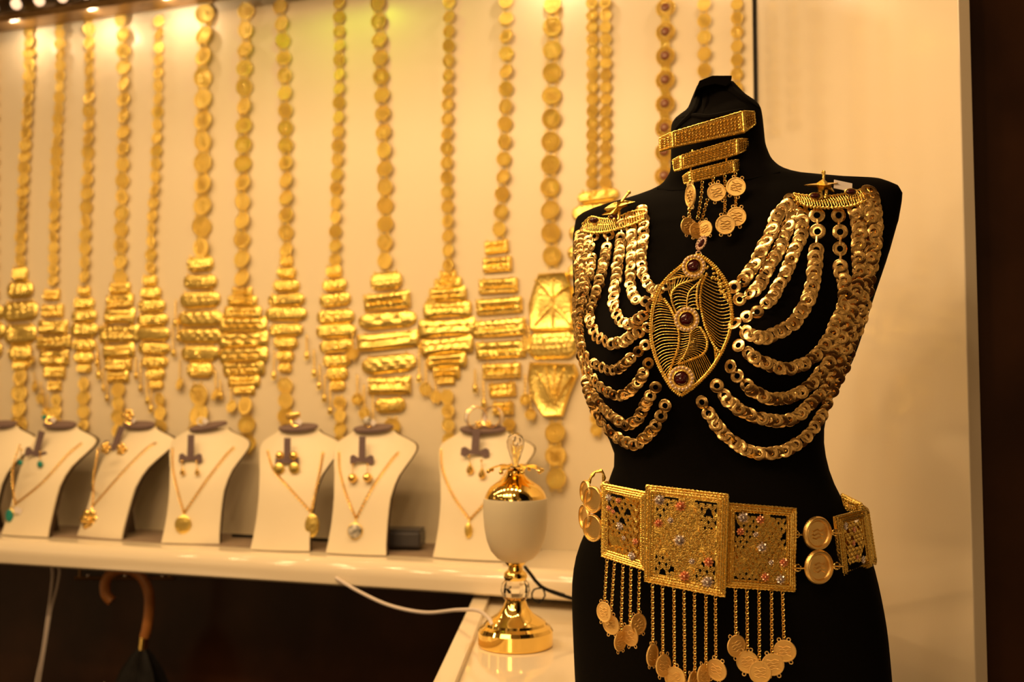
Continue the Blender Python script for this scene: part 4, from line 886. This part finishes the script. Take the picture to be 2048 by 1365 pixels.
# ---------------------------------------------------------------- waist belt
bel = empty('waist_belt', onb(1370, 1080)[0], 'broad gold filigree plate belt with coin fringe around the black torso', 'belt')
def fplate(corners, off, ros, ncx, ncy, seed, dys=None):
    cs = []
    for k, (x, y) in enumerate(corners):
        q = onb(x, 1075 if 0 else y, off)[0]; cs.append(q)
    # make left and right edges upright: equal depth top and bottom
    yl = min(cs[0].y, cs[3].y); yr = min(cs[1].y, cs[2].y)
    if dys: yl, yr = dys
    a, b2, c, d_ = P(*corners[0], yl), P(*corners[1], yr), P(*corners[2], yr), P(*corners[3], yl)
    nn_ = (b2-a).cross(d_-a).normalized(); nn_ = nn_ if nn_.y < 0 else -nn_
    def B(u, v, o=0): return a.lerp(b2, u).lerp(d_.lerp(c, u), v)+nn_*o
    W = (b2-a).length; H = (d_-a).length; rnd = random.Random(seed)
    m = MB(); back = [B(0, 0, -.004), B(1, 0, -.004), B(1, 1, -.004), B(0, 1, -.004)]
    rows = [[B(i/30, j/30, .0008*sin(i*.9+seed)*cos(j*.7+seed) if 3 < i < 27 and 3 < j < 27 else 0) for i in range(31)] for j in range(31)]
    mb_ = MB(); m.add([a, b2, c, d_]+back, [(0, 4, 5, 1), (1, 5, 6, 2), (2, 6, 7, 3), (3, 7, 4, 0)])
    def solid(i, j):
        if i < 4 or i > 25 or j < 3 or j > 26: return True
        return sin(i*.31+seed*1.3)+cos(j*.24+seed)+.5*sin((i+j)*.35+seed*2) > -.45
    fl2 = [p for rw in rows for p in rw]; bk2 = [p-nn_*.001 for p in fl2]; n31 = 31; fc = []
    for j in range(30):
        for i in range(30):
            if solid(i, j): k = j*n31+i; fc += [(k, k+1, k+n31+1, k+n31), tuple(961+t for t in (k+n31, k+n31+1, k+1, k))]
    mb_.add(fl2+bk2, fc)
    def rect(o, r_, z, rope=.3):
        ou, ov = o/W, o/H; n1 = int(W/.0022); n2 = int(H/.0022)
        m.tube([B(ou+(1-2*ou)*i/n1, ov, z) for i in range(n1)]+[B(1-ou, ov+(1-2*ov)*i/n2, z) for i in range(n2)]+[B(1-ou-(1-2*ou)*i/n1, 1-ov, z) for i in range(n1)]+[B(ou, 1-ov-(1-2*ov)*i/n2, z) for i in range(n2)], r_, 5, closed=True, rope=rope)
    rect(.0008, .0014, .001, .25); rect(.0035, .0011, .0022, .4); rect(.0058, .0011, .0028, .4); rect(.0082, .0010, .0016, .35)
    for sx in (0, 1):
        for i in range(int(H/.0020)):
            v = (i+.5)*.0020/H
            m.tube([B(sx+(1-2*sx)*.001/W, v, .0018), B(sx+(1-2*sx)*.0085/W, v, .0028)], .0005, 4)
    mu, mv = .011/W, .011/H
    for i in range(ncx):
        for j in range(ncy):
            if rnd.random() < .12: continue
            u0 = mu+(1-2*mu)*(i+.5*(j % 2)+.25)/ncx; v0 = mv+(1-2*mv)*(j+.5)/ncy; du = (1-2*mu)/ncx; dv_ = (1-2*mv)/ncy
            for k, sgn in ((.56, 1), (.40, 1), (.24, 1)):
                pts = [B(max(mu, min(1-mu, u0+du*k*cos(t))), v0+dv_*(k*1.7*sin(t)-.3), .0020) for t in [pi*x/6 for x in range(7)]]
                m.tube(pts, .00075, 5)
    o = obj('filigree_plate', m, GOLDF, bel, angle=50); obj('backing', mb_, MATG, o, angle=50)
    for (x, y, r_, mm) in ros:
        q = Pp(x, y, a+nn_*.0035, nn_); r = r_*q.y/F; Mf = frame(q, nn_); b = MB()
        for k in range(8): b.ball((r*.6*cos(k*pi/4), r*.6*sin(k*pi/4), 0), (r*.36, r*.20, r*.2), 6, 4, Mf) if 0 else b.add(*petal(r, k), Mf)
        b.ball((0, 0, r*.12), r*.26, 8, 5, Mf); obj('rosette', b, mm, o, label='small silvery rosette' if mm is SILV else 'small rose gold rosette')
    return B, W, H, nn_
def petal(r, k):
    a = k*pi/4; vs = []; 
    for t, w_, z in ((.15, .05, .10), (.5, .20, .30), (.8, .26, .28), (1.0, .14, .12)):
        for sgn, zz in ((-1, 0), (0, z), (1, 0)): x = t*r; y = sgn*w_*r; vs.append((x*cos(a)-y*sin(a), x*sin(a)+y*cos(a), zz*r))
    return vs, [(3*i+j, 3*i+j+1, 3*i+j+4, 3*i+j+3) for i in range(3) for j in range(2)]
yb = onb(1370, 1080, .010)[0].y
yl_ = onb(1240, 1060, .010)[0].y; yr_ = onb(1560, 1095, .010)[0].y; yrr = onb(1600, 1095, .010)[0].y
ymid = min(yb, yr_)-.004
fplate([(1205, 967), (1296, 985), (1296, 1143), (1204, 1113)], .010, [(1217, 996, 8, SILV), (1236, 1002, 6, PINK), (1217, 1017, 6, PINK), (1239, 1053, 9, SILV), (1247, 1077, 5, SILV), (1270, 1084, 7, PINK), (1263, 1113, 9, SILV), (1226, 1024, 5, PINK)], 5, 11, 1, (ymid+.050, ymid+.010))
fplate([(1452, 1006), (1592, 1017), (1590, 1184), (1449, 1174)], .010, [(1487, 1036, 12, SILV), (1521, 1040, 9, PINK), (1481, 1064, 8, PINK), (1512, 1070, 6, SILV), (1525, 1096, 11, SILV), (1543, 1126, 6, SILV), (1568, 1126, 9, PINK), (1531, 1155, 9, PINK), (1562, 1160, 10, SILV)], 8, 12, 2, (ymid+.002, ymid+.004))
fplate([(1292, 970), (1457, 989), (1450, 1195), (1289, 1163)], .014, [(1319, 1001, 12, SILV), (1361, 1013, 11, PINK), (1317, 1047, 9, PINK), (1341, 1042, 7, SILV), (1359, 1082, 13, SILV), (1384, 1124, 7, SILV), (1417, 1125, 10, PINK), (1369, 1153, 11, PINK), (1415, 1165, 13, SILV)], 9, 13, 3, (ymid+.010, ymid-.008))
yq = onb(1690, 1085, .008)[0].y
fplate([(1672, 1034), (1727, 1020), (1742, 1133), (1685, 1157)], .010, [(1692, 1053, 8, SILV), (1709, 1060, 6, PINK), (1708, 1087, 6, PINK), (1727, 1120, 8, SILV), (1715, 1115, 5, PINK)], 5, 10, 4, (yq-.008, yq+.028))
fplate([(1722, 1010), (1733, 1018), (1750, 1130), (1742, 1128)], .010, [], 2, 8, 5, (yq+.035, yq+.060))
fplate([(1682, 988), (1722, 1008), (1727, 1026), (1690, 1022)], .010, [], 4, 3, 6, (yq+.055, yq+.040))
for x, y, rx, ry, yy in ((1635, 1068, 29, 34, .0), (1638, 1135, 30, 34, .0)):
    q = P(x, y, (onb(x, y, .009)[0].y)); r = ry*q.y/F; Mx = Matrix.Translation(q) @ R(22, 'Z') @ S(r*1.0, r, r)
    b = MB(); b.lathe([(0, .02), (.7, .02), (.74, .10), (.95, .12), (1, .04), (1, -.06), (0, -.06)], 36, Mx @ R(90, 'X')); b.torus(.9, .06, 36, 5, Mx @ R(90, 'X') @ T(0, 0, .12)); b.torus(.76, .03, 36, 4, Mx @ R(90, 'X') @ T(0, 0, .1))
    for k in range(3): b.tube([Mx @ V((xx/8, -.05, -.25+.22*k+.06*sin(xx*1.5+k))) for xx in range(-3, 4)], r*.035, 4)
    obj('belt_coin', b, GOLDC, bel)
    for lx in (x-42, x+36):
        b = MB(); c_ = P(lx, y+2 if lx < x else y-2, q.y-.001); b.torus(.0035, .0009, 12, 5, frame(c_, V((.1, -1, .1)))); b.tube([c_+V((-.005, 0, 0)), c_+V((.007, 0, 0))], .0010, 5); obj('link_ring', b, GOLD, bel)
for x, y, rx, ry, yw in ((1186, 1000, 16, 27, -50), (1186, 1057, 16, 27, -50), (1172, 985, 9, 24, -70), (1170, 1035, 8, 26, -72)):
    q = P(x, y, ymid+.062+(1186-x)*.001); r = ry*q.y/F; Mx = Matrix.Translation(q) @ R(yw, 'Z') @ S(r, r, r)
    b = MB(); b.lathe([(0, .02), (.74, .02), (.78, .10), (.95, .12), (1, .04), (1, -.06), (0, -.06)], 30, Mx @ R(90, 'X')); b.torus(.9, .07, 30, 5, Mx @ R(90, 'X') @ T(0, 0, .12), ); obj('belt_coin', b, GOLDC, bel)
b = MB(); b.tube(catmull([P(x, y, ymid+.085) for x, y in ((1174, 1000), (1178, 965), (1190, 945), (1203, 942), (1208, 956), (1204, 975))], .004), .0022, 6, rope=.3); b.torus(.006, .0012, 14, 5, frame(P(1212, 975, ymid+.06), V((.2, -1, 0)))); obj('side_loop', b, GOLDF, bel)
def fringe(items, y):
    for x0, y0, x1, y1, rx, ry, cx, cy in items:
        yt = clear([(x0, y0)], y); yb2 = clear([(cx, cy), (cx-rx, cy), (cx+rx, cy), (cx, min(cy+ry, 1400))], y, .010)
        b = MB(); b.chain([P(x0, y0, yt), P(x1, y1, yb2)], .0028, .36, 9); obj('fringe_chain', b, GOLD, bel)
        drop_coin(cx, cy, rx, ry, yb2-.001+random.uniform(-.002, .002), bel)
fringe([(1214, 1120, 1209, 1207, 13, 20, 1208, 1225), (1229, 1125, 1222, 1232, 15, 20, 1222, 1250), (1246, 1131, 1242, 1264, 14, 20, 1241, 1283), (1262, 1136, 1260, 1254, 14, 21, 1260, 1272), (1279, 1141, 1277, 1230, 17, 21, 1277, 1249)], ymid+.022)
fringe([(1305, 1170, 1306, 1290, 14, 22, 1305, 1311), (1325, 1174, 1326, 1312, 17, 22, 1327, 1332), (1348, 1178, 1349, 1338, 19, 22, 1350, 1357), (1368, 1183, 1370, 1362, 20, 22, 1372, 1386), (1389, 1187, 1390, 1345, 14, 22, 1388, 1366), (1412, 1191, 1412, 1335, 16, 22, 1408, 1352), (1431, 1194, 1432, 1320, 17, 22, 1433, 1341)], ymid+.002)
fringe([(1471, 1178, 1472, 1272, 20, 22, 1473, 1293), (1494, 1180, 1495, 1303, 21, 22, 1495, 1325), (1518, 1182, 1519, 1325, 22, 22, 1520, 1346), (1543, 1184, 1544, 1309, 22, 22, 1546, 1330), (1565, 1185, 1568, 1281, 21, 22, 1570, 1303)], ymid+.006)
